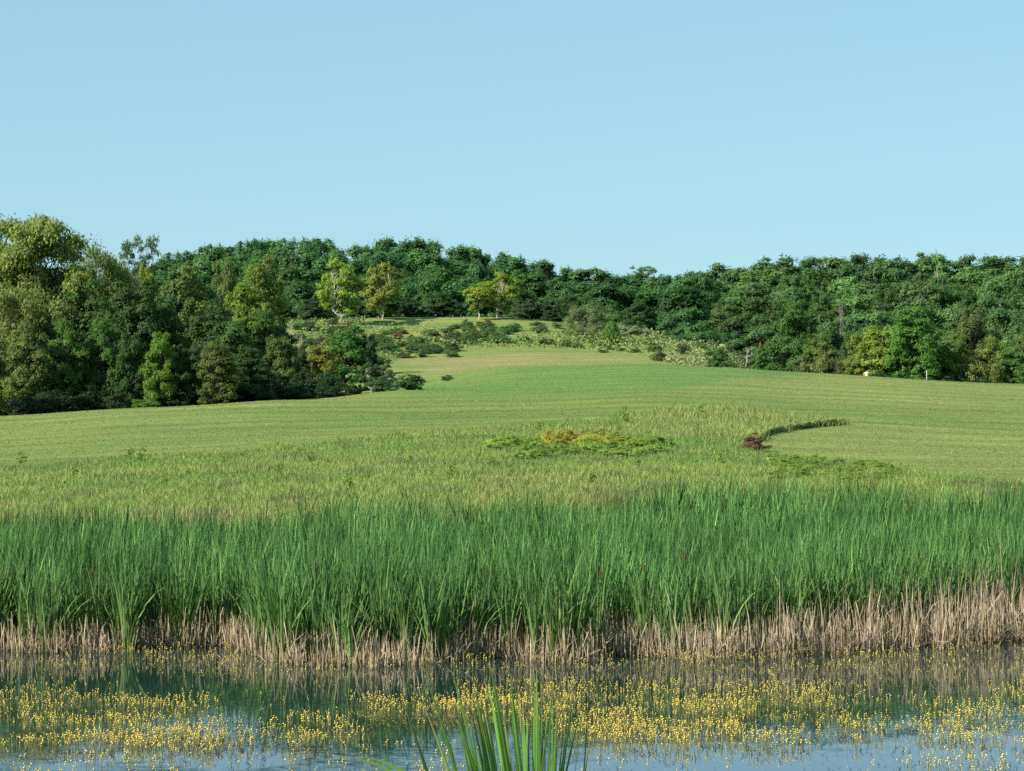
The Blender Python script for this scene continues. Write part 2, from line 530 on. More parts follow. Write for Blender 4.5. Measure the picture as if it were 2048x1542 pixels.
def zone_colour(x, y, z, px, py):
    n = (fbm(x, y, 6, 3, 1) - 0.5)
    n2 = (fbm(x, y, 25, 3, 4) - 0.5)
    c = np.empty((len(x), 3)); c[:] = (0.112, 0.168, 0.044)
    lawn2 = np.array((0.148, 0.194, 0.060))
    k = np.clip(0.5 + n2 * 2.2 + sstep(1200, 1900, px) * 0.35, 0, 1)[:, None]
    c = c * (1 - k) + lawn2 * k
    mow = np.sin((y + 0.0035 * (x + 8) ** 2 + 2.2 * n2) * 0.8) * 0.08 + (fbm(x * 0.22 + y * 0.05, y, 1.6, 3, 33) - 0.5) * 0.34
    c = c * (1 + mow[:, None] * sstep(85, 100, y)[:, None])
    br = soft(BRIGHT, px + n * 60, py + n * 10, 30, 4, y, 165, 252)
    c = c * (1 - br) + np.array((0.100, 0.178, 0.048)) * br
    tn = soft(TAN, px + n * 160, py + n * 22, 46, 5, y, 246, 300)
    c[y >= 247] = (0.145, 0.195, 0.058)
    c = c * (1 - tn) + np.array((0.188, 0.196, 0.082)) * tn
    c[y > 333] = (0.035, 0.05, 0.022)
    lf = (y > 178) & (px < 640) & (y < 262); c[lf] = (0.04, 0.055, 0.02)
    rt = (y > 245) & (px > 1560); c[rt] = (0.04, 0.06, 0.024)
    md = inside(MEADOW, px, py) & (y < 160)
    c[md] = np.array((0.13, 0.155, 0.05)) * (1 + n[md, None] * 0.8)
    mud = 1 - sstep(0.06, 0.30, z + n * 0.1); mud = np.where((y > 22) & (y < 64), mud, 0)[:, None]
    c = c * (1 - mud) + np.array((0.022, 0.018, 0.013)) * mud
    return np.clip(c, 0.005, 1)


def ground_sheet():
    ys = np.concatenate([np.arange(-380, -20, 40), np.arange(-20, 44, 4), np.arange(44, 62, 0.45), np.arange(62, 130, 0.8), np.arange(130, 250, 1.1), np.arange(250, 345, 1.6),
                         np.arange(345, 530, 8), np.geomspace(540, 3400, 14)])
    uc = np.concatenate([[-9000, -6000, -4000, -2500, -1500, -1000, -700], np.arange(-500, 2560, 13), [2800, 3100, 3600, 4600, 6200, 8000, 11000]])
    X = (uc[None] - 1024) / F * np.maximum(ys, 34)[:, None]
    Y = np.repeat(ys[:, None], len(uc), 1)
    x = X.ravel(); y = Y.ravel()
    z = ground(x, y)
    px, py = proj(x, np.maximum(y, 5), z)
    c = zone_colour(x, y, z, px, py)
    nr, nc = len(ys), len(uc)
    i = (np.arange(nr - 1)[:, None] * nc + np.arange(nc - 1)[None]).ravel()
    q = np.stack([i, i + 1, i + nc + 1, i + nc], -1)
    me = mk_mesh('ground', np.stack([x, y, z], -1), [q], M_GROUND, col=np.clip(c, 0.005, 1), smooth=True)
    tag(link('ground', me), 'rolling mown grass ground around the pond', kind='structure')


ground_sheet()


OPEN = [(1180, 1500), (1330, 1490), (1500, 1487), (1700, 1490), (1900, 1478), (2200, 1470), (2400, 1700), (1080, 1700), (1120, 1530)]
OPEN2 = [(60, 1508), (480, 1478), (540, 1495), (700, 1520), (760, 1545), (600, 1570), (300, 1560), (60, 1540)]


def water_sheet():
    xs = np.concatenate([[-90, -60, -40, -25], np.arange(-16, 16.1, 0.25), [25, 40, 60, 90]]); ys = np.concatenate([[16, 24, 30], np.arange(33, 58, 0.25), [60]])
    X, Y = np.meshgrid(xs, ys)
    x = X.ravel(); y = Y.ravel()
    px, py = proj(x, y, np.zeros_like(x))
    n = fbm(x, y, 1.6, 3, 41) - 0.5; n2 = fbm(x, y, 0.6, 3, 43) - 0.5
    op = inside(OPEN, px + n2 * 160, py + n * 60 + n2 * 20) | (inside(OPEN2, px + n2 * 260, py + n * 70) & (n2 > 0.02))
    mat = np.where(op, 0.0, 1.0) * np.clip(0.75 + n * 1.6, 0.25, 1) * (0.25 + 0.75 * sstep(1345, 1410, py + n * 40))
    v = np.stack([x, y, np.zeros(X.size)], -1)
    nc = len(xs)
    i = (np.arange(len(ys) - 1)[:, None] * nc + np.arange(nc - 1)[None]).ravel()
    q = np.stack([i, i + 1, i + nc + 1, i + nc], -1)
    tag(link('water', mk_mesh('water', v, [q], M_WATER, tint=mat)), 'still pond water reflecting sky and cattails', kind='structure')


water_sheet()

# ------------------------------------------------------------------ tree and bush prototypes
def limb(p0, p1, r0, r1, rng, k=5, sag=0.12):
    t = np.linspace(0, 1, k)[:, None]
    p0 = np.asarray(p0, float); p1 = np.asarray(p1, float)
    P = p0 + (p1 - p0) * t
    L = np.linalg.norm(p1 - p0)
    P[1:-1] += rng.normal(size=(k - 2, 3)) * L * 0.045
    P[:, 2] += np.sin(t[:, 0] * math.pi) * L * sag
    return P, r0 + (r1 - r0) * t[:, 0]


def tree_proto(name, seed, H, W, base=0.12, profile='round', clumps=60, cr=0.9, leaves=9000, leaf=0.3, aspect=1.7, trunk_r=0.18, stems=1, fork=0.35,
               zs=0.85, up=0.35, rnd=0.6, lobes=9, hang=0.0, spread=0.0, lobe_r=0.26):
    """one trunk-and-limb mesh and one crown mesh: leaf faces in clumps, clumps on the surface of a few big uneven lobes"""
    rng = np.random.default_rng(seed)
    f = (np.arange(lobes) + rng.uniform(0.1, 0.9, lobes)) / lobes
    if profile == 'round':
        R = np.sqrt(np.clip(1 - (2 * f - 1) ** 2, 0, 1))
    elif profile == 'tall':
        R = np.minimum(1, f * 3 + 0.5) * (1 - f ** 2.2) ** 0.8
    elif profile == 'vase':
        R = (0.4 + 0.8 * f ** 0.8) * (1 - f ** 5) ** 0.6
    else:
        R = np.sqrt(np.clip(1 - f ** 2, 0, 1))
    an = np.arange(lobes) * 2.4 + rng.uniform(-0.6, 0.6, lobes)
    lr = W * lobe_r * rng.uniform(0.7, 1.3, lobes)
    ax = np.clip(W / 2 - lr * 0.7, 0, None) * R * rng.uniform(0.7, 1.1, lobes)
    LC = np.stack([np.cos(an) * ax, np.sin(an) * ax, (base + (1 - base) * (0.04 + 0.86 * f)) * H], -1)
    if profile == 'bush':
        LC[:, 2] = f * H * 0.62
    w = lr ** 2
    P = []; tries = 0
    while len(P) < clumps and tries < clumps * 30:
        tries += 1
        k = rng.choice(lobes, p=w / w.sum())
        d = rng.normal(size=3); d /= np.linalg.norm(d)
        d[2] = d[2] * 1.0 + 0.15
        p = LC[k] + d * lr[k] * rng.uniform(0.55, 1.05) * np.array([1, 1, 1.1 if profile == 'tall' else 0.85])
        if p[2] < base * H * 0.75 or p[2] < 0.02 * H:
            continue
        if np.any(np.linalg.norm(LC - p, axis=1) < lr * 0.5):
            continue
        if P and np.min(np.sum((np.array(P) - p) ** 2, 1)) < (cr * 0.6) ** 2:
            continue
        P.append(p)
    P = np.array(P)
    n = len(P)
    crs = cr * (0.6 + 0.7 * rng.random(n))
    P[:, 2] *= H / np.max(P[:, 2] + crs * zs * 0.8)
    P[:, :2] *= (W / 2) / np.percentile(np.hypot(P[:, 0], P[:, 1]) + crs * 0.7, 93)
    # branches
    lines = []
    forks = []
    for s in range(stems):
        a = s * 2 * math.pi / stems + rng.random()
        d = 0.0 if stems == 1 else W * (0.10 + spread)
        top = np.array([math.cos(a) * d + rng.normal() * W * 0.03, math.sin(a) * d + rng.normal() * W * 0.03, H * (fork + 0.42 * rng.random() * (stems > 1) + 0.4 * (stems == 1))])
        foot = np.array([math.cos(a) * d * 0.18, math.sin(a) * d * 0.18, -0.4])
        pl, rl = limb(foot, top, trunk_r * (1.25 if stems == 1 else 0.8), trunk_r * 0.3, rng, 8, 0.0)
        lines.append((pl, rl)); forks.append(pl)
    for p in P:
        f = forks[int(rng.integers(stems))]
        z0 = min(max(p[2] * 0.62, H * 0.08), f[-1][2])
        i = int(np.argmin(np.abs(f[:, 2] - z0)))
        lines.append(limb(f[i], p, trunk_r * 0.36, trunk_r * 0.07, rng, 5, 0.06))
    v, q = tubes(lines, 5)
    trunk = mk_mesh(name + '_trunk', v, [q], M_BARK, smooth=True)
    # leaves
    wts = crs ** 2; wts = wts / wts.sum()
    ci = rng.choice(n, leaves, p=wts)
    d = unit(rng.normal(size=(leaves, 3)))
    d[:, 2] = np.where(d[:, 2] < -0.35, -d[:, 2] * 0.6, d[:, 2])
    rf = (0.30 + 0.75 * rng.random(leaves) ** 0.55)
    lump = 1 + 0.35 * np.sin(d[:, 0] * 5 + ci * 1.7) * np.sin(d[:, 1] * 5 + ci) + rng.normal(size=leaves) * 0.08
    c = P[ci] + d * (crs[ci] * rf * lump)[:, None] * np.array([1, 1, zs])
    if hang > 0:
        s = rng.random(leaves) ** 1.5
        c[:, 2] -= s * hang * crs[ci] * (0.4 + np.hypot(c[:, 0], c[:, 1]) / (W / 2))
    c[:, 2] = np.maximum(c[:, 2], 0.03)
    axis = None
    out = unit(c - np.array([0, 0, H * 0.45]))
    nrm = unit(d * 0.9 + out * 0.45 + np.array([0, 0, up * 0.7]) + rng.normal(size=(leaves, 3)) * rnd * 0.8)
    if hang > 0:
        axis = np.tile(np.array([[0, 0, -1.0]]), (leaves, 1))
    sz = leaf * (0.6 + 0.8 * rng.random(leaves))
    v, q = leaf_geo(c, nrm, sz, aspect, rng, axis)
    ct = rng.random(n)
    tint = np.clip(0.45 * rng.random(leaves) + 0.55 * ct[ci] + rng.normal(size=leaves) * 0.05, 0, 1)
    crown = mk_mesh(name + '_crown', v, [q], M_LEAF, tint=np.repeat(tint, 4))
    return dict(trunk=trunk, crown=crown, H=H, W=W)


PR = {}
for i in range(5):
    PR['cotton%d' % i] = tree_proto('cottonwood', 20 + i, 11, 6.2, 0.03, 'tall', 90, 0.85, 21000, 0.30, 1.5, 0.2, zs=1.2, up=0.35, rnd=0.5, lobes=11, lobe_r=0.27)
for i in range(5):
    PR['oak%d' % i] = tree_proto('oak', 40 + i, 11, 8.5, 0.10, 'round', 95, 1.05, 21000, 0.33, 1.5, 0.24, zs=0.85, up=0.35, rnd=0.5, lobes=9, lobe_r=0.24)
for i in range(5):
    PR['near%d' % i] = tree_proto('broadleaf', 60 + i, 10, 7.5, 0.02, 'tall', 130, 0.75, 30000, 0.24, 1.5, 0.2, zs=0.9, up=0.35, rnd=0.65, lobes=12, lobe_r=0.22)
PR['willow'] = tree_proto('willow', 72, 14, 10.5, 0.16, 'round', 150, 0.95, 80000, 0.27, 2.2, 0.2, stems=4, fork=0.45, zs=0.9, up=0.2, rnd=0.8, lobes=16, lobe_r=0.22, hang=0.55, spread=0.05)
PR['willow1'] = tree_proto('willow', 75, 9, 7, 0.05, 'round', 90, 0.8, 32000, 0.23, 2.8, 0.15, stems=3, fork=0.4, zs=0.9, up=0.2, rnd=0.8, lobes=10, lobe_r=0.22, hang=0.8)
PR['airy'] = tree_proto('airy', 80, 11, 7, 0.42, 'vase', 70, 0.6, 6500, 0.24, 1.8, 0.14, stems=2, fork=0.42, zs=0.75, up=0.3, rnd=0.8, lobes=10, lobe_r=0.2, spread=0.1)
PR['pale'] = tree_proto('pale', 83, 6.5, 5, 0.24, 'vase', 80, 0.55, 11500, 0.22, 1.5, 0.085, stems=2, fork=0.52, zs=0.8, up=0.3, rnd=0.7, lobes=10, lobe_r=0.2, spread=0.12)
PR['pale1'] = tree_proto('pale', 85, 6, 4.2, 0.2, 'round', 50, 0.55, 7000, 0.23, 1.5, 0.07, stems=1, fork=0.5, zs=0.8, up=0.35, rnd=0.65, lobes=8, lobe_r=0.24)
PR['upright'] = tree_proto('upright', 88, 4, 5, 0.0, 'bush', 60, 0.4, 10000, 0.15, 2.6, 0.06, stems=6, fork=0.6, zs=1.6, up=0.5, rnd=0.7, spread=0.18)
for i in range(3):
    PR['bush%d' % i] = tree_proto('bush', 90 + i, 2.2, 3.2, 0.0, 'bush', 44, 0.42, 4200, 0.15, 1.5, 0.05, stems=4, fork=0.4, zs=0.8, up=0.4, rnd=0.6, spread=0.12)
for i in range(2):
    PR['sprig%d' % i] = tree_proto('sprig', 95 + i, 0.8, 0.6, 0.15, 'tall', 14, 0.14, 170, 0.11, 1.8, 0.012, stems=2, fork=0.5, zs=1.0, up=0.3, rnd=0.7)


def snag_proto(seed, H, spread, n):
    rng = np.random.default_rng(seed)
    lines = []

    def grow(p, d, L, r, depth):
        q = p + d * L
        lines.append(limb(p, q, r, r * 0.55, rng, 5, 0.02))
        if depth == 0:
            return
        for _ in range(n):
            nd_ = unit((d + rng.normal(size=3) * spread + np.array([0, 0, 0.12]))[None])[0]
            grow(p + d * L * (0.45 + 0.5 * rng.random()), nd_, L * (0.5 + 0.25 * rng.random()), r * 0.5, depth - 1)
    grow(np.array([0, 0, -0.3]), unit(np.array([[0.06, 0, 1.0]]))[0], H * 0.5, 0.11, 3)
    v, q = tubes(lines, 4)
    return mk_mesh('snag', v, [q], M_BARK, smooth=True)


SNAG = [snag_proto(7, 5.0, 0.5, 4), snag_proto(9, 5.0, 0.75, 4)]

BARK_D = (0.07, 0.055, 0.04)
BARK_P = (0.42, 0.37, 0.28)
NKIND = {}


def plant(kind, xp, ytop, Y, wp, col, name, label, cat='tree', group=None, bark=BARK_D, rot=None, ybase=None, sink=0.0):
    x, y, zg = gpt(xp, Y)
    ztop = EYE + (HZ - ytop) / F * Y
    H = max(ztop - zg, 0.25)
    pr = PR[kind]
    sz = H / pr['H']; sx = (wp / F * Y) / pr['W']
    e = link(name, None)
    e.location = (x, y, zg - sink)
    e.rotation_euler = (0, 0, random.uniform(0, 6.28) if rot is None else rot)
    e.scale = (sx, sx, sz)
    tag(e, label, cat, group)
    parts = ('trunk', 'crown') if cat == 'tree' else ('stem', 'foliage')
    link(parts[0], pr['trunk'], e, bark)
    link(parts[1], pr['crown'], e, col)
    return e


def vary(c, s=0.12):
    k = math.exp(random.gauss(0, s))
    return tuple(v * k * math.exp(random.gauss(0, s * f)) for v, f in zip(c, (0.3, 0.12, 0.3)))


DK = (0.072, 0.160, 0.054)
MID = (0.058, 0.125, 0.036)
OLV = (0.120, 0.150, 0.045)
YEL = (0.20, 0.295, 0.05)
BRT = (0.085, 0.185, 0.035)
OAK = (0.086, 0.165, 0.054)

# ------------------------------------------------------------------ far woods
SKX = [-200, 0, 320, 350, 400, 450, 520, 580, 640, 690, 715, 740, 800, 850, 880, 912, 950, 1000, 1040, 1100, 1150, 1200, 1250, 1330, 1400, 1470, 1540, 1590, 1640, 1700, 1760, 1810, 1860, 1910, 1960, 2048, 2300]
SKY = [520, 525, 518, 500, 490, 485, 474, 470, 472, 474, 490, 478, 478, 472, 478, 494, 494, 505, 512, 520, 535, 541, 547, 545, 540, 527, 516, 511, 516, 508, 511, 498, 508, 504, 512, 512, 520]
WOOD_MARKS = [(274, 'the airy lone tree'), (375, 'the broad round tree'), (520, 'the pale olive tree'), (680, 'the forked yellow-green tree'), (762, 'the golden-topped tree'), (875, 'the conical bush'),
              (980, 'the twin yellow-green trees'), (1090, 'the mound crest end'), (1182, 'the big grey-green shrub'), (1290, 'the flat-topped oak'), (1400, 'the weedy slope')]
HILL_MARKS = [(1430, 'the weedy slope'), (1523, 'the bright upright shrub'), (1588, 'the columnar tree'), (1684, 'the slender dead tree'), (1734, 'the pale marker'), (1772, 'the bare-limbed dead tree'), (1826, 'the tallest bright tree'),
              (1868, 'the skyline dead tree'), (1945, 'the grey-green rounded tree'), (2030, 'the short edge tree')]
HEDGE_MARKS = [(92, 'the great willow'), (205, 'the spiky bush'), (293, 'the small bright bush'), (436, 'the brownish olive bush'), (500, 'the sunlit end tree'), (592, 'the twisted dead tree'), (642, 'the yellow bush'), (694, 'the bright bush tree')]


def where(xp, marks):
    mx, nm = min(marks, key=lambda m: abs(m[0] - xp))
    d = xp - mx
    side = 'in line with' if abs(d) < 12 else ('left of' if d < 0 else 'right of')
    return ('well ' if abs(d) > 42 else '') + side + ' ' + nm


rr = random.Random(8)
rows = [(402, 0, 46, 'skyline'), (384, 24, 48, 'upper'), (368, 50, 50, 'middle'), (352, 80, 50, 'lower'), (339, 112, 46, 'front')]
for Y, dy, step, rn in rows:
    xs = 300 + rr.random() * 30
    while xs < 1420:
        x0 = xs + rr.uniform(-10, 10)
        yt = np.interp(x0, SKX, SKY) + dy + rr.uniform(-3, 7) + (rr.uniform(0, 22) if dy > 40 else 0)
        if x0 > 1250: yt += (x0 - 1250) * 0.02
        k = 'cotton%d' % rr.randrange(5)
        lab = {'skyline': "dark green tree on the wood's skyline, ", 'upper': "dark green tree just under the wood's skyline, ", 'middle': 'dark green tree halfway down the wood, ',
               'lower': 'dark green tree low in the wood, ', 'front': "dark green tree at the wood's foot, "}[rn] + where(x0, WOOD_MARKS)
        plant(k, x0, yt, Y + rr.uniform(-5, 5), rr.uniform(76, 124), vary(DK, 0.16), 'forest_tree', lab, 'tree', 'trees of the dark wood behind the mound, %s row' % rn)
        xs += step + rr.uniform(-8, 8)
for x0, Y, yt in ((-60, 400, 520), (0, 395, 528), (60, 398, 530), (250, 395, 545), (300, 390, 540), (20, 370, 552), (330, 365, 560), (210, 380, 560)):
    plant(rr.choice(['cotton0', 'cotton1']), x0, yt, Y, 95, vary(DK), 'forest_tree', 'dark green far tree glimpsed between and behind the willow crowns', 'tree', 'far trees behind the willow')
rows = [(462, 0, 56, 'skyline'), (440, 22, 56, 'upper'), (418, 46, 58, 'middle'), (395, 74, 60, 'lower'), (372, 102, 60, 'lowest'), (345, 134, 62, 'front'), (322, 165, 60, 'foot')]
for Y, dy, step, rn in rows:
    xs = 1400 + rr.random() * 30 + (60 if dy > 100 else 0)
    while xs < 2200:
        x0 = xs + rr.uniform(-12, 12)
        yt = np.interp(x0, SKX, SKY) + dy + rr.uniform(-2, 8) + (rr.uniform(-8, 14) if dy > 20 else 0)
        lab = {'skyline': "rounded oak on the hill's skyline, ", 'upper': "rounded oak just under the hill's skyline, ", 'middle': 'rounded oak high on the wooded hill, ', 'lower': 'rounded oak halfway down the wooded hill, ',
               'lowest': 'shaded oak low on the wooded hill, ', 'front': 'dark oak near the hill foot, ', 'foot': 'dark oak at the very hill foot, '}[rn] + where(x0, HILL_MARKS)
        plant('oak%d' % rr.randrange(5), x0, yt, Y + rr.uniform(-6, 6), rr.uniform(84, 150), vary(OAK, 0.2), 'oak_tree', lab, 'tree', 'oaks of the wooded hill, %s row' % rn)
        xs += step + rr.uniform(-9, 9)
plant('airy', 1290, 532, 405, 80, vary(DK), 'oak_tree', 'open flat-topped oak standing above the low dip of the skyline', 'tree')

# ------------------------------------------------------------------ trees that stand out on the wooded hill
T = plant
T('near0', 1588, 602, 262, 112, (0.07, 0.15, 0.035), 'columnar_tree', 'tall narrow green tree before the oak hill, beside the weedy slope')
T('near1', 1826, 614, 250, 118, (0.09, 0.20, 0.038), 'ash_tree', 'tallest bright green tree behind the thin white post')
T('near2', 1768, 652, 252, 120, (0.195, 0.265, 0.045), 'young_tree', 'yellow-green tree behind the small pale marker')
T('near0', 1945, 612, 275, 130, (0.105, 0.145, 0.05), 'olive_tree', 'grey-green rounded tree against the dark foot of the oak hill')
T('near2', 1890, 685, 252, 66, (0.09, 0.19, 0.035), 'young_tree', 'short bright green tree just beside the tall green tree by the post')
T('near1', 2030, 692, 255, 90, (0.085, 0.18, 0.04), 'young_tree', 'short green tree cut off by the photograph edge beside yellowish bushes')
T('near0', 1700, 690, 262, 90, (0.07, 0.12, 0.045), 'young_tree', 'dull green small tree between the columnar tree and the yellow-green tree')
T('near1', 1655, 625, 285, 90, (0.07, 0.13, 0.04), 'young_tree', 'mid green tree half hidden behind the columnar tree')

for xp, yt, Y, w, c, lab in ((1640, 668, 258, 80, (0.135, 0.195, 0.05), 'light yellow-green small tree right beside the columnar tree'), (1716, 668, 256, 72, (0.16, 0.215, 0.05), 'light yellow-green small tree left of the pale marker'),
                             (1915, 668, 256, 80, (0.125, 0.195, 0.05), 'light green small tree right of the thin white post'), (1985, 672, 257, 90, (0.16, 0.22, 0.05), 'light yellow-green small tree below the grey-green rounded tree'),
                             (2052, 660, 260, 90, (0.12, 0.19, 0.05), 'light green small tree cut by the photograph edge above the short edge tree')):
    T('near%d' % rr.randrange(5), xp, yt, Y, w, c, 'young_tree', lab)

# dead wood among the oaks
def snag(i, xp, ybot, ytop, Y, w, name, label, bark=(0.40, 0.36, 0.30), rot=0.0):
    x, y, _ = gpt(xp, Y)
    z0 = EYE + (HZ - ybot) / F * Y; z1 = EYE + (HZ - ytop) / F * Y
    o = link(name, SNAG[i], None, bark)
    o.location = (x, y, z0); s = (z1 - z0) / 5.0
    sx = (w / F * Y) / 4.5
    o.scale = (sx, sx, s); o.rotation_euler = (0, 0, rot)
    tag(o, label, 'dead tree')


def snag_g(i, xp, ytop, Y, w, name, label, bark=(0.40, 0.36, 0.30), rot=0.0):
    g = gpt(xp, Y)
    snag(i, xp, HZ - (g[2] - EYE) / Y * F, ytop, Y, w, name, label, bark, rot)


snag_g(0, 1868, 506, 440, 48, 'dead_tree', 'bare pale dead tree poking out at the hill skyline', (0.6, 0.54, 0.45))
snag_g(1, 1772, 592, 318, 62, 'dead_tree', 'grey bare-limbed dead tree above the yellow-green tree', (0.45, 0.42, 0.34), 1.0)
snag_g(0, 1684, 555, 352, 40, 'dead_tree', 'slender grey dead tree on the shaded middle of the oak hill', (0.20, 0.19, 0.165), 2.0)
snag_g(1, 1492, 672, 292, 60, 'dead_brush', 'tangle of grey-pink dead branches at the wood edge', (0.33, 0.30, 0.26), 0.5)
snag_g(0, 592, 640, 222, 74, 'dead_tree', 'twisted bare dead tree with pale limbs at the end of the dark trees', (0.42, 0.36, 0.28), 0.3)
snag_g(1, 580, 588, 255, 40, 'dead_tree', 'thin grey dead tree rising behind the yellow-green trees', (0.42, 0.36, 0.30), 1.3)
snag_g(0, 994, 548, 321, 34, 'dead_tree', 'bare forked limbs showing in the yellow-green tree on the mound', (0.5, 0.45, 0.36), 1.5)
snag_g(1, 535, 520, 262, 40, 'dead_tree', 'bare branches over the olive crowns at the left wood', (0.36, 0.3, 0.22), 2.2)

# ------------------------------------------------------------------ trees on and behind the mound
T('pale', 680, 519, 312, 98, YEL, 'yellow_tree', 'yellow-green tree with a pale forked trunk on the mound', bark=BARK_P, rot=0.4)
T('pale', 762, 527, 318, 88, (0.20, 0.235, 0.048), 'golden_tree', 'golden-topped thin tree with a bare pale trunk at the mound crest', bark=BARK_P, rot=2.2)
T('cotton1', 770, 575, 326, 80, DK, 'forest_tree', 'green tree right behind the golden-topped tree')
T('pale1', 957, 565, 318, 60, (0.21, 0.28, 0.04), 'yellow_tree', 'low rounded yellow-green tree at the mound crest', bark=BARK_P)
T('pale', 1003, 543, 320, 78, (0.20, 0.27, 0.04), 'yellow_tree', 'taller ragged yellow-green tree at the mound crest', bark=BARK_P, rot=1.1)
T('upright', 1180, 601, 304, 118, (0.145, 0.195, 0.085), 'willow_shrub', 'large grey-green upright shrub on the right shoulder of the mound', 'shrub')
T('bush0', 1223, 640, 299, 34, (0.11, 0.22, 0.04), 'bush', 'small bright green bush at the foot of the big grey-green shrub', 'bush')
T('near2', 875, 585, 331, 84, (0.055, 0.11, 0.04), 'conical_bush', 'dark conical bush at the foot of the wood behind the mound', 'bush')
T('near0', 1280, 598, 330, 70, (0.06, 0.12, 0.04), 'conical_bush', 'dark small tree beside the pale grass right of the big shrub')
T('near0', 1140, 590, 331, 70, (0.05, 0.11, 0.038), 'forest_tree', 'dark small tree just left of the big grey-green shrub')
for xp, yt, Y, w in ((620, 598, 326, 70), (560, 600, 330, 80), (720, 600, 327, 60), (820, 600, 330, 64), (910, 600, 331, 60), (1050, 600, 331, 66), (1090, 604, 331, 70)):
    T('near%d' % rr.randrange(5), xp, yt + rr.uniform(-5, 5), Y, w, vary((0.055, 0.10, 0.045)), 'understorey_bush', 'dull green bush at the dark foot of the wood behind the mound', 'bush', 'bushes along the foot of the wood')

# far lone tree on the skyline
T('airy', 274, 470, 330, 92, (0.085, 0.145, 0.075), 'lone_tree', 'airy blue-green tree alone above the skyline beside the willow')

# ------------------------------------------------------------------ near trees behind the lawn crest
T('willow', 88, 432, 208, 310, (0.185, 0.235, 0.065), 'willow_tree', 'great yellowish willow, tallest tree, with several dark trunks', rot=0.6)
T('willow1', 2, 548, 198, 190, (0.165, 0.21, 0.06), 'willow_tree', 'olive willow bough mass at the photograph edge under the great willow', rot=1.0)
T('willow1', 182, 482, 214, 165, (0.15, 0.20, 0.06), 'willow_tree', 'greener willow joined to the great willow on its shaded side', rot=2.0)
T('near1', 226, 512, 216, 110, (0.075, 0.125, 0.04), 'broadleaf_tree', 'dark green tree under the airy skyline tree')
T('near2', 296, 530, 212, 62, (0.20, 0.26, 0.03), 'young_tree', 'small bright yellow-green tree top between the willow and the round tree')
T('near0', 372, 528, 206, 142, (0.11, 0.165, 0.045), 'broadleaf_tree', 'broad round green tree in the middle of the dark trees')
T('near2', 520, 512, 250, 120, (0.14, 0.19, 0.042), 'broadleaf_tree', 'pale yellow-olive tree behind the end of the dark trees')
T('near0', 448, 520, 256, 90, (0.11, 0.16, 0.045), 'broadleaf_tree', 'olive tree top between the round tree and the pale olive tree')
T('near1', 492, 546, 202, 130, (0.125, 0.20, 0.035), 'broadleaf_tree', 'sunlit yellow-green tree at the end of the dark trees')
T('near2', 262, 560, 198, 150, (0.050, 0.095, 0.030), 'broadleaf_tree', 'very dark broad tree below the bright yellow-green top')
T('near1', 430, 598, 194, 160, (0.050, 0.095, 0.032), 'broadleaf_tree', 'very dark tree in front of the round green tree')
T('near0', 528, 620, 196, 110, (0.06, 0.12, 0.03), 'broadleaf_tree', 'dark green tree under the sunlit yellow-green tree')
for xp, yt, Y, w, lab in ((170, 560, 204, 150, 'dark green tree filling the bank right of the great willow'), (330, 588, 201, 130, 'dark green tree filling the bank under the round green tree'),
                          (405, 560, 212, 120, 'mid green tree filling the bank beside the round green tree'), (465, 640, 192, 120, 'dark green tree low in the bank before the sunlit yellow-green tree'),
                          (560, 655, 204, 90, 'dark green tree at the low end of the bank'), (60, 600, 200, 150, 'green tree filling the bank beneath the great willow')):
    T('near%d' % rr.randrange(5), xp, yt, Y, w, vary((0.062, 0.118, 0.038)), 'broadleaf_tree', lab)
front = [(-40, 640, 176, 120, (0.10, 0.14, 0.04), 'olive bush at the photograph edge below the olive willow'),
         (52, 645, 184, 110, (0.12, 0.17, 0.045), 'sunlit green bush under the great willow trunks'),
         (130, 640, 186, 110, (0.085, 0.165, 0.035), 'tall bright green bush below the willow'),
         (205, 625, 187, 90, (0.07, 0.145, 0.035), 'spiky green bush right of the willow trunks'),
         (258, 665, 184, 80, (0.055, 0.115, 0.035), 'dark bush before the very dark broad tree'),
         (320, 664, 183, 80, (0.125, 0.22, 0.035), 'bright yellow-green bush standing out before the dark trees'),
         (375, 690, 184, 80, (0.05, 0.10, 0.033), 'dark bush between the bright bush and the brownish bush'),
         (436, 684, 183, 92, (0.115, 0.15, 0.045), 'brownish olive bush before the dark trees'),
         (500, 690, 186, 90, (0.05, 0.10, 0.033), 'dark bush right of the brownish olive bush'),
         (560, 670, 192, 76, (0.10, 0.15, 0.04), 'olive bush under the twisted dead tree')]
for xp, yt, Y, w, c, lab in front:
    T('near%d' % rr.randrange(5), xp, yt, Y, w, c, 'tall_bush', lab, 'bush')
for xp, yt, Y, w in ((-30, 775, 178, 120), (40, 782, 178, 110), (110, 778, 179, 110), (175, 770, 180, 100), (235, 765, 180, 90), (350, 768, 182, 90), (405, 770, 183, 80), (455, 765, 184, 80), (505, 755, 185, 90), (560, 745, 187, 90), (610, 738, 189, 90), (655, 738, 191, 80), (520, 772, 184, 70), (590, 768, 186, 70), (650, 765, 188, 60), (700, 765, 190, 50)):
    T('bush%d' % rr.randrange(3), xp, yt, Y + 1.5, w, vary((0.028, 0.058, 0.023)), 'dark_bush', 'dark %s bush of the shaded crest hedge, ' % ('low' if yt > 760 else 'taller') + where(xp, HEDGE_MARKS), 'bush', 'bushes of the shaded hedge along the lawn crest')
T('bush1', 293, 792, 178.5, 62, (0.12, 0.20, 0.04), 'bush', 'small bright bush at the very edge of the lawn below the dark trees', 'bush')
T('near2', 694, 650, 236, 112, (0.075, 0.175, 0.035), 'round_bush', 'round bright green bush tree in front of the reddish weeds', 'bush')
T('near0', 738, 668, 236, 56, (0.045, 0.095, 0.035), 'round_bush', 'dark round bush on the shaded side of the bright green bush tree', 'bush')
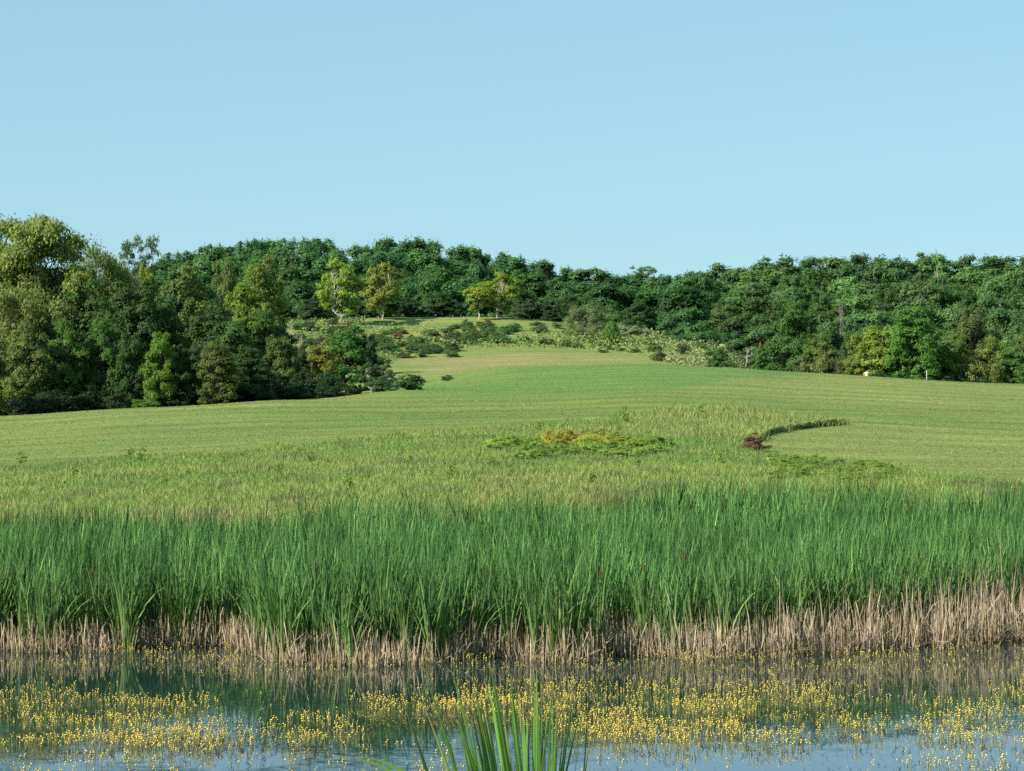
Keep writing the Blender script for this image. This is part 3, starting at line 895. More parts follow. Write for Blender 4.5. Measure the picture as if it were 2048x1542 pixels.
T('near1', 642, 682, 228, 84, (0.19, 0.20, 0.04), 'yellow_bush', 'yellow-green bush beside the bright green bush tree', 'bush')
T('near0', 600, 690, 222, 60, (0.06, 0.10, 0.035), 'dark_bush', 'dark bush between the twisted dead tree and the yellow bush', 'bush')
for xp, yt, w, c, lab in ((742, 725, 46, (0.075, 0.125, 0.05), 'leggy sumac with a pale twisted stem, first of two at the hedge end'), (770, 728, 44, (0.09, 0.13, 0.055), 'leggy sumac with a pale twisted stem, last before the round end bush')):
    T('pale', xp, yt, 194, w, c, 'sumac_shrub', lab, 'shrub', bark=(0.45, 0.40, 0.30))
T('bush0', 815, 747, 193.5, 76, (0.06, 0.125, 0.05), 'bush', 'round dark green bush at the end of the hedge by the bright lawn', 'bush')
T('bush2', 765, 752, 192, 60, (0.06, 0.11, 0.042), 'bush', 'low dark bush joined to the round end bush', 'bush')
T('bush1', 895, 749, 232, 30, (0.07, 0.14, 0.05), 'weed_tuft', 'low dark weed tuft in the hollow beside the bright lawn', 'weed')

# shrubs on the mound
rm = random.Random(21)
def shrub_band(n, x0, x1, y0, y1, Y0, Y1, w, c, name, label, group, hpx=(14, 24)):
    for _ in range(n):
        t = rm.random(); xp = x0 + (x1 - x0) * rm.random()
        Y = Y0 + (Y1 - Y0) * t
        g = gpt(xp, Y)
        yb = HZ - (g[2] - EYE) / Y * F
        T('bush%d' % rm.randrange(3), xp, yb - rm.uniform(*hpx), Y, rm.uniform(0.7, 1.3) * w, tuple(v * math.exp(rm.gauss(0, .15)) for v in c), name, label, 'shrub', group)


shrub_band(26, 590, 770, 0, 0, 268, 308, 44, (0.085, 0.125, 0.06), 'mound_shrub', 'grey-green shrub of the thicket on the mound behind the bright green bush tree', 'grey-green thicket on the mound', (12, 22))
shrub_band(30, 900, 1080, 0, 0, 296, 312, 34, (0.085, 0.148, 0.055), 'mound_shrub', 'dark green shrub of the patch below the mound crest', 'dark shrub patch below the crest', (10, 18))
shrub_band(18, 770, 905, 0, 0, 282, 296, 40, (0.085, 0.15, 0.058), 'mound_shrub', 'dark green shrub of the row at the mound foot above the dry patch', 'shrub row above the dry patch', (12, 22))
shrub_band(24, 760, 1000, 0, 0, 294, 306, 34, (0.10, 0.16, 0.06), 'mound_shrub', 'dull green low shrub midway up the mound', 'low shrubs midway up the mound', (8, 14))
shrub_band(30, 1060, 1330, 0, 0, 288, 318, 26, (0.10, 0.165, 0.058), 'mound_shrub', 'low dark green shrub on the right-hand slope of the mound', 'low shrubs on the mound slope', (7, 13))
shrub_band(18, 1310, 1560, 0, 0, 262, 305, 32, (0.09, 0.15, 0.05), 'mound_shrub', 'green shrub among the pale weeds at the edge of the bright lawn', 'shrubs in the weeds beyond the bright lawn', (12, 26))
for xp, Y, w, h in ((672, 300, 30, 9), (700, 301, 28, 8), (752, 298, 22, 7), (796, 299, 28, 7), (822, 298, 16, 6)):
    g = gpt(xp, Y); yb = HZ - (g[2] - EYE) / Y * F
    T('bush%d' % rm.randrange(3), xp, yb - h - 6, Y, w, (0.19, 0.095, 0.07), 'red_sumac', 'patch of reddish sumac leaves among the green thicket on the mound', 'shrub', 'red sumac on the mound')
T('bush1', 1522, 683, 292, 26, (0.26, 0.11, 0.09), 'red_bush', 'small pinkish-red bush beside the grey dead branches', 'bush')
T('near1', 1523, 690, 255, 46, (0.08, 0.18, 0.04), 'green_shrub', 'bright green upright shrub at the far edge of the bright lawn', 'shrub')
T('near2', 1440, 694, 262, 38, (0.08, 0.16, 0.045), 'green_shrub', 'green upright shrub in the weeds left of the bright upright shrub', 'shrub')
for xp, yt, w, c in ((1640, 698, 70, (0.15, 0.18, 0.05)), (1612, 712, 60, (0.13, 0.15, 0.055)), (1668, 715, 60, (0.16, 0.15, 0.06)), (1950, 702, 76, (0.16, 0.19, 0.05)), (1985, 708, 60, (0.14, 0.17, 0.045)), (1915, 715, 50, (0.10, 0.14, 0.05))):
    T('bush%d' % rm.randrange(3), xp, yt, 252, w, c, 'olive_bush', 'yellowish olive bush at the foot of the oak hill', 'bush', 'yellowish bushes at the foot of the oak hill')
xs = 1600
while xs < 2120:
    yb = np.interp(xs, [1600, 1735, 1850, 2048, 2200], [746, 753, 759, 769, 776])
    T('bush%d' % rm.randrange(3), xs, yb - rm.uniform(5, 12), 246, rm.uniform(50, 74), vary((0.045, 0.09, 0.04)), 'low_dark_bush', 'low dark bush of the strip peeking over the crest behind the tee', 'bush', 'low dark bushes behind the tee')
    xs += rm.uniform(30, 42)
for xp, w in ((1248, 30), (1268, 34), (1290, 26)):
    g = gpt(xp, 315); yb = HZ - (g[2] - EYE) / 315 * F
    T('bush%d' % rm.randrange(3), xp, yb - 20, 315, w, (0.25, 0.28, 0.18), 'pale_grass_clump', 'pale whitish clump of tall grass right of the big grey-green shrub', 'grass clump', 'pale grass clumps by the big shrub')

# meadow shrubs and weeds
MB = [('golden-green', (0.32, 0.32, 0.065), 1085, 1190, 113, 118, 16, 30), ('yellow-green', (0.29, 0.33, 0.06), 1170, 1260, 110, 115, 14, 26),
      ('leafy green', (0.19, 0.29, 0.062), 990, 1075, 110, 116, 13, 22), ('dark leafy green', (0.20, 0.30, 0.065), 1240, 1320, 107, 113, 13, 23),
      ('low front green', (0.20, 0.30, 0.068), 1030, 1290, 104, 110, 22, 19)]
for nm, c, xa, xb, ya, yb_, cnt, hp in MB:
    for _ in range(cnt):
        xp = rm.uniform(xa, xb); Y = rm.uniform(ya, yb_)
        g = gpt(xp, Y); yb = HZ - (g[2] - EYE) / Y * F
        T('bush%d' % rm.randrange(3), xp, yb - hp * rm.uniform(0.7, 1.15), Y, rm.uniform(34, 66), vary(c, 0.16), 'meadow_bush', nm + ' small bush of the bush patch in the middle of the meadow', 'bush', nm + ' bushes of the meadow patch')
g = gpt(1512, 112); yb = HZ - (g[2] - EYE) / 112 * F
T('bush2', 1512, yb - 34, 111, 66, (0.15, 0.095, 0.055), 'red_bush', 'reddish-brown low bush at the corner of the mown curve', 'bush')
for _ in range(70):
    xp = rm.uniform(1530, 1840); Y = rm.uniform(90, 106)
    g = gpt(xp, Y); yb = HZ - (g[2] - EYE) / Y * F
    if not inside(MEADOW, np.array([xp]), np.array([yb - 4]))[0]:
        continue
    T('bush%d' % rm.randrange(3), xp, yb - rm.uniform(9, 18), Y, rm.uniform(26, 50), vary((0.20, 0.30, 0.065)), 'leafy_weed', 'leafy green weed of the patch between the mown curve and the cattails', 'weed', 'leafy weeds right of the meadow')
for xp, Y, hp in ((1248, 132, 34), (903, 92, 34), (697, 88, 26), (260, 112, 26), (282, 111, 22), (42, 112, 20), (1403, 146, 20), (1185, 88, 26), (1275, 96, 24), (980, 98, 20), (1020, 92, 22), (560, 96, 24), (450, 104, 22), (620, 104, 20), (1440, 100, 24), (1340, 110, 22), (330, 92, 20), (150, 100, 20), (820, 102, 24), (1080, 128, 24)):
    g = gpt(xp, Y); yb = HZ - (g[2] - EYE) / Y * F
    T('sprig%d' % rm.randrange(2), xp, yb - hp - 6, Y, rm.uniform(18, 28), vary((0.17, 0.27, 0.06)), 'leafy_sprig', 'single leafy sprig standing above the meadow grass', 'weed', 'leafy sprigs in the meadow')



def ground_at(xp, yp, Y0, Y1):
    """distance at which the ground along photo column xp crosses photo row yp"""
    Ys = np.linspace(Y0, Y1, 400)
    x = (xp - 1024) / F * Ys
    py = proj(x, Ys, ground(x, Ys))[1]
    return float(Ys[np.argmin(np.abs(py - yp))])


ARC = [(1526, 884), (1535, 876), (1550, 869), (1575, 864), (1605, 859), (1640, 855), (1670, 852), (1692, 850)]  # dark weeds along the mown curve, also standing in for its edge shadow
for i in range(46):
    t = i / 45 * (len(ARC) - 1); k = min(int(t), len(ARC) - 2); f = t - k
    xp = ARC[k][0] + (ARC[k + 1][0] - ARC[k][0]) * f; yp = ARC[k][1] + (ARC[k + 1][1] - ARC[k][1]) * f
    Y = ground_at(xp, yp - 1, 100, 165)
    T('bush%d' % rm.randrange(3), xp - 3, yp - rm.uniform(9, 15), Y, rm.uniform(12, 20), vary((0.07, 0.125, 0.04)), 'shadow_edge_weed', 'dark green weed doubling as the shadow along the curved edge of the mown grass', 'weed', 'weeds doubling as shadow along the mown curve')

# ------------------------------------------------------------------ mound undergrowth (stuff)
def mound_weeds():
    rng = np.random.default_rng(4)
    n = 70000
    Y = rng.uniform(250, 334, n); xp = rng.uniform(520, 1640, n)
    x = (xp - 1024) / F * Y
    z = ground(x, Y); px, py = proj(x, Y, z)
    dens = fbm(x, Y, 5.0, 3, 6)
    ok = ~inside(TAN, px, py) & (Y > np.interp(xp, [520, 760, 800, 900, 1250, 1330, 1600], [250, 262, 285, 292, 292, 266, 250]))
    crest = (Y > 300) & (xp > 730) & (xp < 1130)
    ok &= (rng.random(n) < np.clip((dens - 0.25) * 2.5, 0.12, 1)) & ~(crest & (rng.random(n) < np.where(Y > 312, 0.97, 0.6)))
    x, Y, z, dens, xp = x[ok], Y[ok], z[ok], dens[ok], xp[ok]
    m = len(x)
    h = np.clip((dens - 0.3) * 2.2, 0.12, 1.0) * rng.uniform(0.3, 1.0, m)
    c = np.stack([x, Y, z + h * rng.random(m)], -1)
    nrm = unit(rng.normal(size=(m, 3)) * 0.7 + np.array([0, -0.2, 0.9]))
    v, q = leaf_geo(c, nrm, rng.uniform(0.14, 0.34, m), 1.7, rng)
    g = fbm(x, Y, 9.0, 2, 9)
    base = np.where(g[:, None] > 0.52, np.array([[0.105, 0.165, 0.052]]), np.array([[0.155, 0.205, 0.06]]))
    wd = (xp > 1300) & (rng.random(m) < 0.35); base = np.where(wd[:, None], np.array([[0.21, 0.215, 0.115]]), base)
    col = base * np.exp(rng.normal(size=(m, 1)) * 0.25)
    me = mk_mesh('mound_undergrowth', v, [q], M_BLADE, col=np.repeat(col, 4, 0))
    tag(link('mound_undergrowth', me), 'weedy undergrowth covering the mound', 'undergrowth', kind='stuff')


mound_weeds()

# ------------------------------------------------------------------ meadow grass (stuff)
def meadow_grass():
    rng = np.random.default_rng(14)
    n = 480000
    Y = 66 + (160 - 66) * rng.random(n) ** 1.35
    xp = rng.uniform(-260, 2300, n)
    x = (xp - 1024) / F * Y
    z = ground(x, Y); px, py = proj(x, Y, z)
    wob = (fbm(x, Y, 2.0, 2, 3) - 0.5)
    ok = inside(MEADOW, px + wob * 30, py + wob * 9) & (Y > np.interp(xp, [0, 600, 1250, 2048], [73, 75, 77.5, 84.5]))
    x, Y, z, px, py = x[ok], Y[ok], z[ok], px[ok], py[ok]
    m = len(x)
    pn = fbm(x, Y, 7.0, 3, 5); pf = fbm(x, Y, 1.6, 2, 7)
    h = (0.09 + 0.22 * pn * rng.uniform(0.5, 1.3, m)) * (0.75 + 0.5 * pf)
    h = h * np.where((px > 1230) & (py < 895), 1.7, 1.0) * np.where((px > 1440) & (py < 905), 1.2, 1.0)
    wild = rng.random(m) < 0.012; h = np.where(wild, h * 1.8, h)
    green = np.array([0.120, 0.212, 0.048]); yel = np.array([0.182, 0.245, 0.065]); tan = np.array([0.33, 0.26, 0.13]); dull = np.array([0.125, 0.175, 0.06])
    k = np.clip((pn - 0.35) * 3, 0, 1)[:, None]
    c = green * (1 - k) + yel * k
    c = np.where((pf > 0.62)[:, None], dull, c)
    tanz = (rng.random(m) < 0.03 + 0.3 * (py > 1008 + (pn - 0.5) * 90) * (px < 640)) | ((rng.random(m) < 0.15) & (pn > 0.5) & (px > 950) & (px < 1250) & (py > 955) & (py < 1010))
    c = np.where(tanz[:, None], tan, c)
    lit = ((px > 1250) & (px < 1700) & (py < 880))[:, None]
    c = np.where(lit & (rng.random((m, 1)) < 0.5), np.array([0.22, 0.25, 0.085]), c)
    c = c * np.exp(rng.normal(size=(m, 1)) * 0.22)
    wd = np.interp(Y, [70, 150], [0.011, 0.020]) * rng.uniform(0.7, 1.5, m)
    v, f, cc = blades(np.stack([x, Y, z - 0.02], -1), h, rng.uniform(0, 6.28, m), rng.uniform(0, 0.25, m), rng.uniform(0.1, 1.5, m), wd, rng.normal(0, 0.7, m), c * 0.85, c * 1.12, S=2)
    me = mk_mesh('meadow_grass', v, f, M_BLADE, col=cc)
    tag(link('meadow_grass', me), 'unmown yellow-green meadow grass behind the cattails', 'grass', kind='stuff')


meadow_grass()

def mown_grass():
    rng = np.random.default_rng(15)
    n = 300000
    Y = 1 / (1 / 88 - (1 / 88 - 1 / 300) * rng.random(n))
    xp = rng.uniform(-120, 2170, n)
    x = (xp - 1024) / F * Y
    z = ground(x, Y); px, py = proj(x, Y, z)
    ok = ~(inside(MEADOW, px, py) & (Y < 160)) & ~((Y > 185) & (px < 640)) & (Y < np.interp(px, [0, 800, 1000, 1290, 1500, 2048], [180, 300, 300, 290, 246, 240]))
    x, Y, z, px, py = x[ok], Y[ok], z[ok], px[ok], py[ok]
    m = len(x)
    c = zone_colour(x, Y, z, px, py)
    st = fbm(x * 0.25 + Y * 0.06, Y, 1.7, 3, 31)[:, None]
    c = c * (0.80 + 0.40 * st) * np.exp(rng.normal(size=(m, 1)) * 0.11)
    dry = (rng.random(m) < 0.03)[:, None]; c = np.where(dry, np.array([0.34, 0.29, 0.15]), c)
    h = rng.uniform(0.015, 0.04, m) * (1 + (rng.random(m) < 0.01) * 1.5)
    wd = np.interp(Y, [90, 250], [0.03, 0.09]) * rng.uniform(0.6, 1.4, m)
    v, f, cc = blades(np.stack([x, Y, z - 0.005], -1), h, rng.uniform(0, 6.28, m), rng.uniform(0, 0.7, m), np.zeros(m), wd, rng.normal(0, 0.7, m), c, c * 1.1, S=1)
    tag(link('mown_grass', mk_mesh('mown_grass', v, f, M_BLADE, col=cc)), 'short mown grass of the rolling lawn', 'grass', kind='stuff')


mown_grass()

# ------------------------------------------------------------------ cattails
GREEN = np.array([0.030, 0.092, 0.028]); GREEN2 = np.array([0.096, 0.205, 0.048]); PALEB = np.array([0.26, 0.29, 0.10])
DRY = np.array([0.44, 0.36, 0.235]); DRYD = np.array([0.20, 0.155, 0.10])


def back_edge(xp):
    return np.interp(xp, [-400, 0, 300, 640, 1000, 1250, 1400, 1800, 2048, 2450], [69.5, 70.5, 71, 72.5, 74, 75, 77.5, 80.5, 82.5, 83.5])


def front_edge(x):
    u = 1024 + x / 54.0 * F
    return 54.0 + shore_off(x) + np.interp(u, [-300, 500, 1050, 1250, 1500, 1700, 2048, 2400], [1.0, 1.0, 1.3, 1.5, 1.9, 2.5, 3.4, 3.4])


def shoot_leaves(bx, by, bz, H, rng, nl):
    """leaves of the cattail shoots at bx, by: arrays for blades()"""
    n = len(bx)
    i = np.repeat(np.arange(n), nl)
    m = len(i)
    a = rng.uniform(0, 6.28, m)
    base = np.stack([bx[i] + np.cos(a) * 0.018, by[i] + np.sin(a) * 0.018, bz[i]], -1)
    h = H[i] * rng.uniform(0.66, 1.06, m)
    lean = rng.normal(0.0, 0.07, m) + 0.06
    bend = np.abs(rng.normal(0.18, 0.26, m))
    arch = rng.random(m) < 0.11
    bend = np.where(arch, rng.uniform(0.9, 1.9, m), bend)
    w = rng.uniform(0.020, 0.042, m)
    g = rng.random((m, 1))
    ct = (GREEN * (1 - g) + GREEN2 * g) * np.exp(rng.normal(size=(m, 1)) * 0.22) * np.exp(rng.normal(size=(n, 1)) * 0.12)[i]
    return base, h, a, lean, bend, w, rng.normal(0, 0.75, m), ct


def cattail_bed():
    rng = np.random.default_rng(31)
    n = 33000
    Y = rng.uniform(50, 88, n); xp = rng.uniform(-200, 2250, n)
    x = (xp - 1024) / F * Y
    cl = fbm(x, Y, 1.1, 2, 12)
    fe = front_edge(x) + (rng.random(n) ** 2) * 0.8
    be = back_edge(xp) + (fbm(x, Y, 2.5, 2, 8) - 0.5) * 4
    ok = (Y > fe + (cl < 0.42) * 0.7) & (Y < be) & (rng.random(n) < np.clip((cl - 0.3) * 4.0, 0.12, 1))
    x, Y, cl, fe = x[ok], Y[ok], cl[ok], fe[ok]
    z = np.maximum(ground(x, Y), -0.1) - 0.03
    H = (1.40 + 0.45 * fbm(x, Y, 3.5, 2, 13) + 0.45 * (fbm(x, Y, 0.7, 2, 14) - 0.3)) * rng.uniform(0.84, 1.1, len(x))
    base, h, a, lean, bend, w, face, ct = shoot_leaves(x, Y, z, H, rng, 6)
    i = np.repeat(np.arange(len(x)), 6)
    far = sstep(60, 76, Y[i]); w = w * (1 + far * 0.3)
    cb = ct * 0.75 + PALEB * 0.06
    patch = np.exp((fbm(x, Y, 0.9, 2, 51) - 0.5) * 1.5)[i][:, None]; ct = ct * patch; cb = cb * patch
    v, f, c = blades(base, h, a, lean, bend, w, face, cb, ct, S=3, cpow=0.5, wshape=3.0)
    hv = np.repeat(z[i], 7); v[:, 0] += 0.03 * np.clip(v[:, 2] - hv, 0, 3) ** 1.6
    me = mk_mesh('cattail_reeds', v, f, M_BLADE, col=c)
    tag(link('cattail_reeds', me), 'dense bed of green cattails across the pond', 'cattails', kind='stuff')
    print('cattail shoots', len(x))


cattail_bed()


def cattail_variants():
    out = []
    for s in range(10):
        rng = np.random.default_rng(200 + s)
        k = 2 + s % 3
        bx = rng.normal(0, 0.05, k); by = rng.normal(0, 0.05, k); bz = np.zeros(k) - 0.12
        H = rng.uniform(1.55, 2.0, k)
        base, h, a, lean, bend, w, face, ct = shoot_leaves(bx, by, bz, H, rng, 7)
        cb = np.tile(PALEB, (len(h), 1)) * np.exp(rng.normal(size=(len(h), 1)) * 0.1)
        leaves = mk_mesh('cattail_leaves', *(lambda r: (r[0], r[1]))(blades(base, h, a, lean, bend, w, face, cb, ct, S=6, cpow=0.35, wshape=3.5)), M_BLADE,
                         col=blades(base, h, a, lean, bend, w, face, cb, ct, S=6, cpow=0.35, wshape=3.5)[2])
        out.append(leaves)
    return out


CATV = cattail_variants()


def spike_mesh():
    v1, q1 = tubes([(np.array([[0, 0, -0.1], [0.01, 0, 0.8], [0.02, 0.0, 1.45]]), np.array([0.006, 0.005, 0.004]))], 5)
    v2, q2 = tubes([(np.array([[0.02, 0, 1.44], [0.02, 0, 1.46], [0.021, 0, 1.55], [0.022, 0, 1.60], [0.022, 0, 1.61]]), np.array([0.004, 0.014, 0.015, 0.013, 0.003]))], 6)
    st = mk_mesh('cattail_stalk', v1, [q1], M_BLADE, col=np.tile([[0.16, 0.2, 0.07]], (len(v1), 1)), smooth=True)
    sp = mk_mesh('cattail_spike', v2, [q2], M_DRY, col=np.tile([[0.12, 0.045, 0.022]], (len(v2), 1)), smooth=True)
    return st, sp


SPIKE = spike_mesh()


def cattail_plants():
    rng = random.Random(77)
    pts = []
    while len(pts) < 285:
        xp = rng.uniform(-60, 2110); x = (xp - 1024) / F * 54.5
        fe = float(front_edge(np.array([x]))[0])
        y = fe + (rng.random() ** 1.2) * 2.0 - 1.0
        pts.append((x, y))
    lone = [(586, 1322), (745, 1312), (836, 1302), (1038, 1300), (1326, 1310), (1420, 1316), (1352, 1314), (1478, 1300), (1672, 1270), (1706, 1276), (92, 1304), (262, 1302), (505, 1296), (1108, 1306), (1700, 1290)]
    for i, (x, y) in enumerate(pts + [((xp - 1024) / F * (EYE * F / (yp - HZ)), EYE * F / (yp - HZ)) for xp, yp in lone]):
        zg = max(float(ground(x, y)[0]), -0.02)
        e = link('cattail_plant', None)
        e.location = (x, y, zg)
        s = rng.uniform(0.82, 1.06)
        if i >= 285: s = rng.uniform(0.8, 1.0)
        e.scale = (s, s, s); e.rotation_euler = (rng.gauss(0, .03), rng.gauss(0, .03), rng.uniform(0, 6.28))
        tag(e, 'green cattail plant rising from the water at the front edge of the reed bed', 'cattail', 'cattails along the front of the reed bed')
        link('leaf_fan', CATV[rng.randrange(10)], e)
        if rng.random() < 0.03:
            link('stalk', SPIKE[0], e); link('seed_spike', SPIKE[1], e)


cattail_plants()


def dead_geo(n, rng, hmin, hmax):
    """arrays of n dead stalks at the origin"""
    return rng.uniform(hmin, hmax, n) * np.exp(rng.normal(size=n) * 0.15)


def dead_stalks():
    rng = np.random.default_rng(51)
    n = 15000
    xp = rng.uniform(-120, 2180, n); x = (xp - 1024) / F * 54.5
    so = 54.0 + shore_off(x)
    depth = np.interp(xp, [0, 500, 1100, 1500, 1750, 2048], [1.9, 2.1, 2.3, 3.0, 4.2, 5.2])
    y = so - 0.45 + depth * rng.random(n) ** 1.1
    cl = fbm(x, y, 0.55, 2, 15)
    ok = rng.random(n) < np.clip((cl - 0.2) * 3.5, 0.12, 1)
    x, y, xp, so = x[ok], y[ok], xp[ok], so[ok]
    m = len(x)
    z = np.maximum(ground(x, y), -0.1) - 0.05
    hx = np.interp(xp, [0, 500, 1200, 1500, 1750, 2048], [0.50, 0.55, 0.62, 0.72, 0.95, 1.05])
    h = hx * rng.uniform(0.35, 1.15, m) * np.exp(rng.normal(size=m) * 0.18)
    tall = rng.random(m) < 0.05; h = np.where(tall, h * 1.4, h)
    fallen = rng.random(m) < 0.15
    th0 = np.where(fallen, rng.uniform(0.6, 1.45, m), np.abs(rng.normal(0.0, 0.12, m)))
    bend = np.where(rng.random(m) < 0.18, rng.uniform(1.0, 2.6, m), rng.normal(0.05, 0.15, m))
    k = rng.random((m, 1)) ** 1.3
    c = (DRY * (1 - k) + DRYD * k) * np.exp(rng.normal(size=(m, 1)) * 0.22)
    v, f, cc = blades(np.stack([x, y, z], -1), h, rng.uniform(0, 6.28, m), th0, bend, rng.uniform(0.008, 0.020, m), rng.normal(0, 0.8, m), c * 0.32, c, S=3, cpow=0.5, wshape=6.0)
    me = mk_mesh('dead_reed_litter', v, f, M_DRY, col=cc)
    tag(link('dead_reed_litter', me), 'mass of broken tan dead cattail stalks along the waterline', 'dead reeds', kind='stuff')
    # single stalks nearest the water
    var = []
    for s in range(9):
        r = np.random.default_rng(300 + s)
        hh = r.uniform(0.5, 0.95); lines = []
        kink = s % 3 == 0
        if kink:
            P = np.array([[0, 0, -0.1], [0.01, 0, hh * 0.5], [0.02, 0.01, hh], [0.16, 0.03, hh * 0.72], [0.2, 0.04, hh * 0.55]]); R = np.array([.008, .0075, .006, .005, .002])
        else:
            P = np.array([[0, 0, -0.1], [r.normal(0, .02), r.normal(0, .02), hh * 0.5], [r.normal(0, .05), r.normal(0, .05), hh]]); R = np.array([.009, .008, .005])
        v, q = tubes([(P, R)], 5)
        c = DRY * r.uniform(0.6, 1.15)
        tz = np.clip(v[:, 2:3] / 0.4, 0.35, 1)
        var.append(mk_mesh('dead_stalk', v, [q], M_DRY, col=c[None] * tz, smooth=True))
    rr2 = random.Random(9)
    for i in range(290):
        xp = rr2.uniform(-40, 2090); x = (xp - 1024) / F * 54.0
        y = 54.0 + float(shore_off(np.array([x]))[0]) - 0.7 + 1.1 * rr2.random()
        o = link('dead_stalk', var[rr2.randrange(9)])
        o.location = (x, y, max(float(ground(x, y)[0]), -0.06))
        s = rr2.uniform(0.5, 1.05) * float(np.interp(xp, [0, 1300, 1700, 2048], [0.9, 1.0, 1.2, 1.3]))
        tl = rr2.random() < 0.10
        o.scale = (1, 1, s); o.rotation_euler = ((rr2.uniform(0.8, 1.4) if tl else rr2.gauss(0, 0.10)), rr2.gauss(0, 0.12), rr2.uniform(0, 6.28))
        tag(o, 'tan dead cattail stalk standing at the waterline in front of the reed bed', 'dead stalk', 'dead stalks at the waterline')


dead_stalks()

# ------------------------------------------------------------------ yellow bladderwort on the pond
PATCH = [  # x0, x1, y0, y1 (photo rows of the stem foot), weight
    (-60, 490, 1445, 1510, 560), (-40, 240, 1385, 1430, 150), (230, 440, 1400, 1432, 110), (-60, 560, 1505, 1600, 170), (-60, 2100, 1312, 1352, 420), (545, 730, 1445, 1500, 130),
    (715, 1010, 1390, 1430, 230), (900, 1260, 1375, 1450, 330), (1130, 1480, 1400, 1500, 520), (1400, 1770, 1395, 1490, 460), (1820, 2110, 1400, 1490, 330), (1740, 2110, 1530, 1600, 120),
    (840, 1010, 1500, 1580, 30), (-60, 2100, 1285, 1325, 460), (1050, 1700, 1365, 1400, 130), (1980, 2110, 1340, 1400, 30), (600, 900, 1500, 1600, 30), (-60, 2110, 1350, 1540, 90), (1150, 1500, 1500, 1580, 14)]


def bladderwort_geo(rng, n):
    """n small plants at the origin list; returns function building (verts, quads, cols) for given bases"""
    pass


def one_plant(rng, base):
    V = []; Q = []; C = []; o = 0
    H = rng.uniform(0.09, 0.19)
    a = rng.uniform(0, 6.28); l = rng.uniform(0, 0.2)
    top = base + np.array([math.cos(a) * l * H, math.sin(a) * l * H, H])
    for fa in (0.0, 1.57):
        s = np.array([math.cos(fa), math.sin(fa), 0]) * 0.003
        v = np.stack([base - s, base + s, top + s * 0.7, top - s * 0.7]); v[:2, 2] -= 0.03
        V.append(v); Q.append(np.arange(4)[None] + o); o += 4
        C.append(np.tile([[0.34, 0.33, 0.13]], (4, 1)))
    for k in range(int(rng.integers(1, 4))):
        p = top - np.array([0, 0, 0.026 * k]) + np.array([rng.normal(0, .008), rng.normal(0, .008), 0])
        r = rng.uniform(0.006, 0.0115)
        dirs = np.array([[1, 0, 0], [0, 1, 0], [-1, 0, 0], [0, -1, 0]]) * r
        ro = rng.uniform(0, 1.57); cs, sn = math.cos(ro), math.sin(ro)
        dirs = dirs @ np.array([[cs, sn, 0], [-sn, cs, 0], [0, 0, 1]])
        v = np.concatenate([p + dirs, [p + [0, 0, r * 1.1]], [p - [0, 0, r * 1.2]]])
        V.append(v)
        tri = [[0, 1, 4], [1, 2, 4], [2, 3, 4], [3, 0, 4], [1, 0, 5], [2, 1, 5], [3, 2, 5], [0, 3, 5]]
        Q.append(np.array(tri) + o); o += 6
        yc = np.array([0.90, 0.74, 0.14]) * rng.uniform(0.7, 1.1)
        C.append(np.tile(yc[None], (6, 1)))
    return np.concatenate(V), Q, np.concatenate(C)


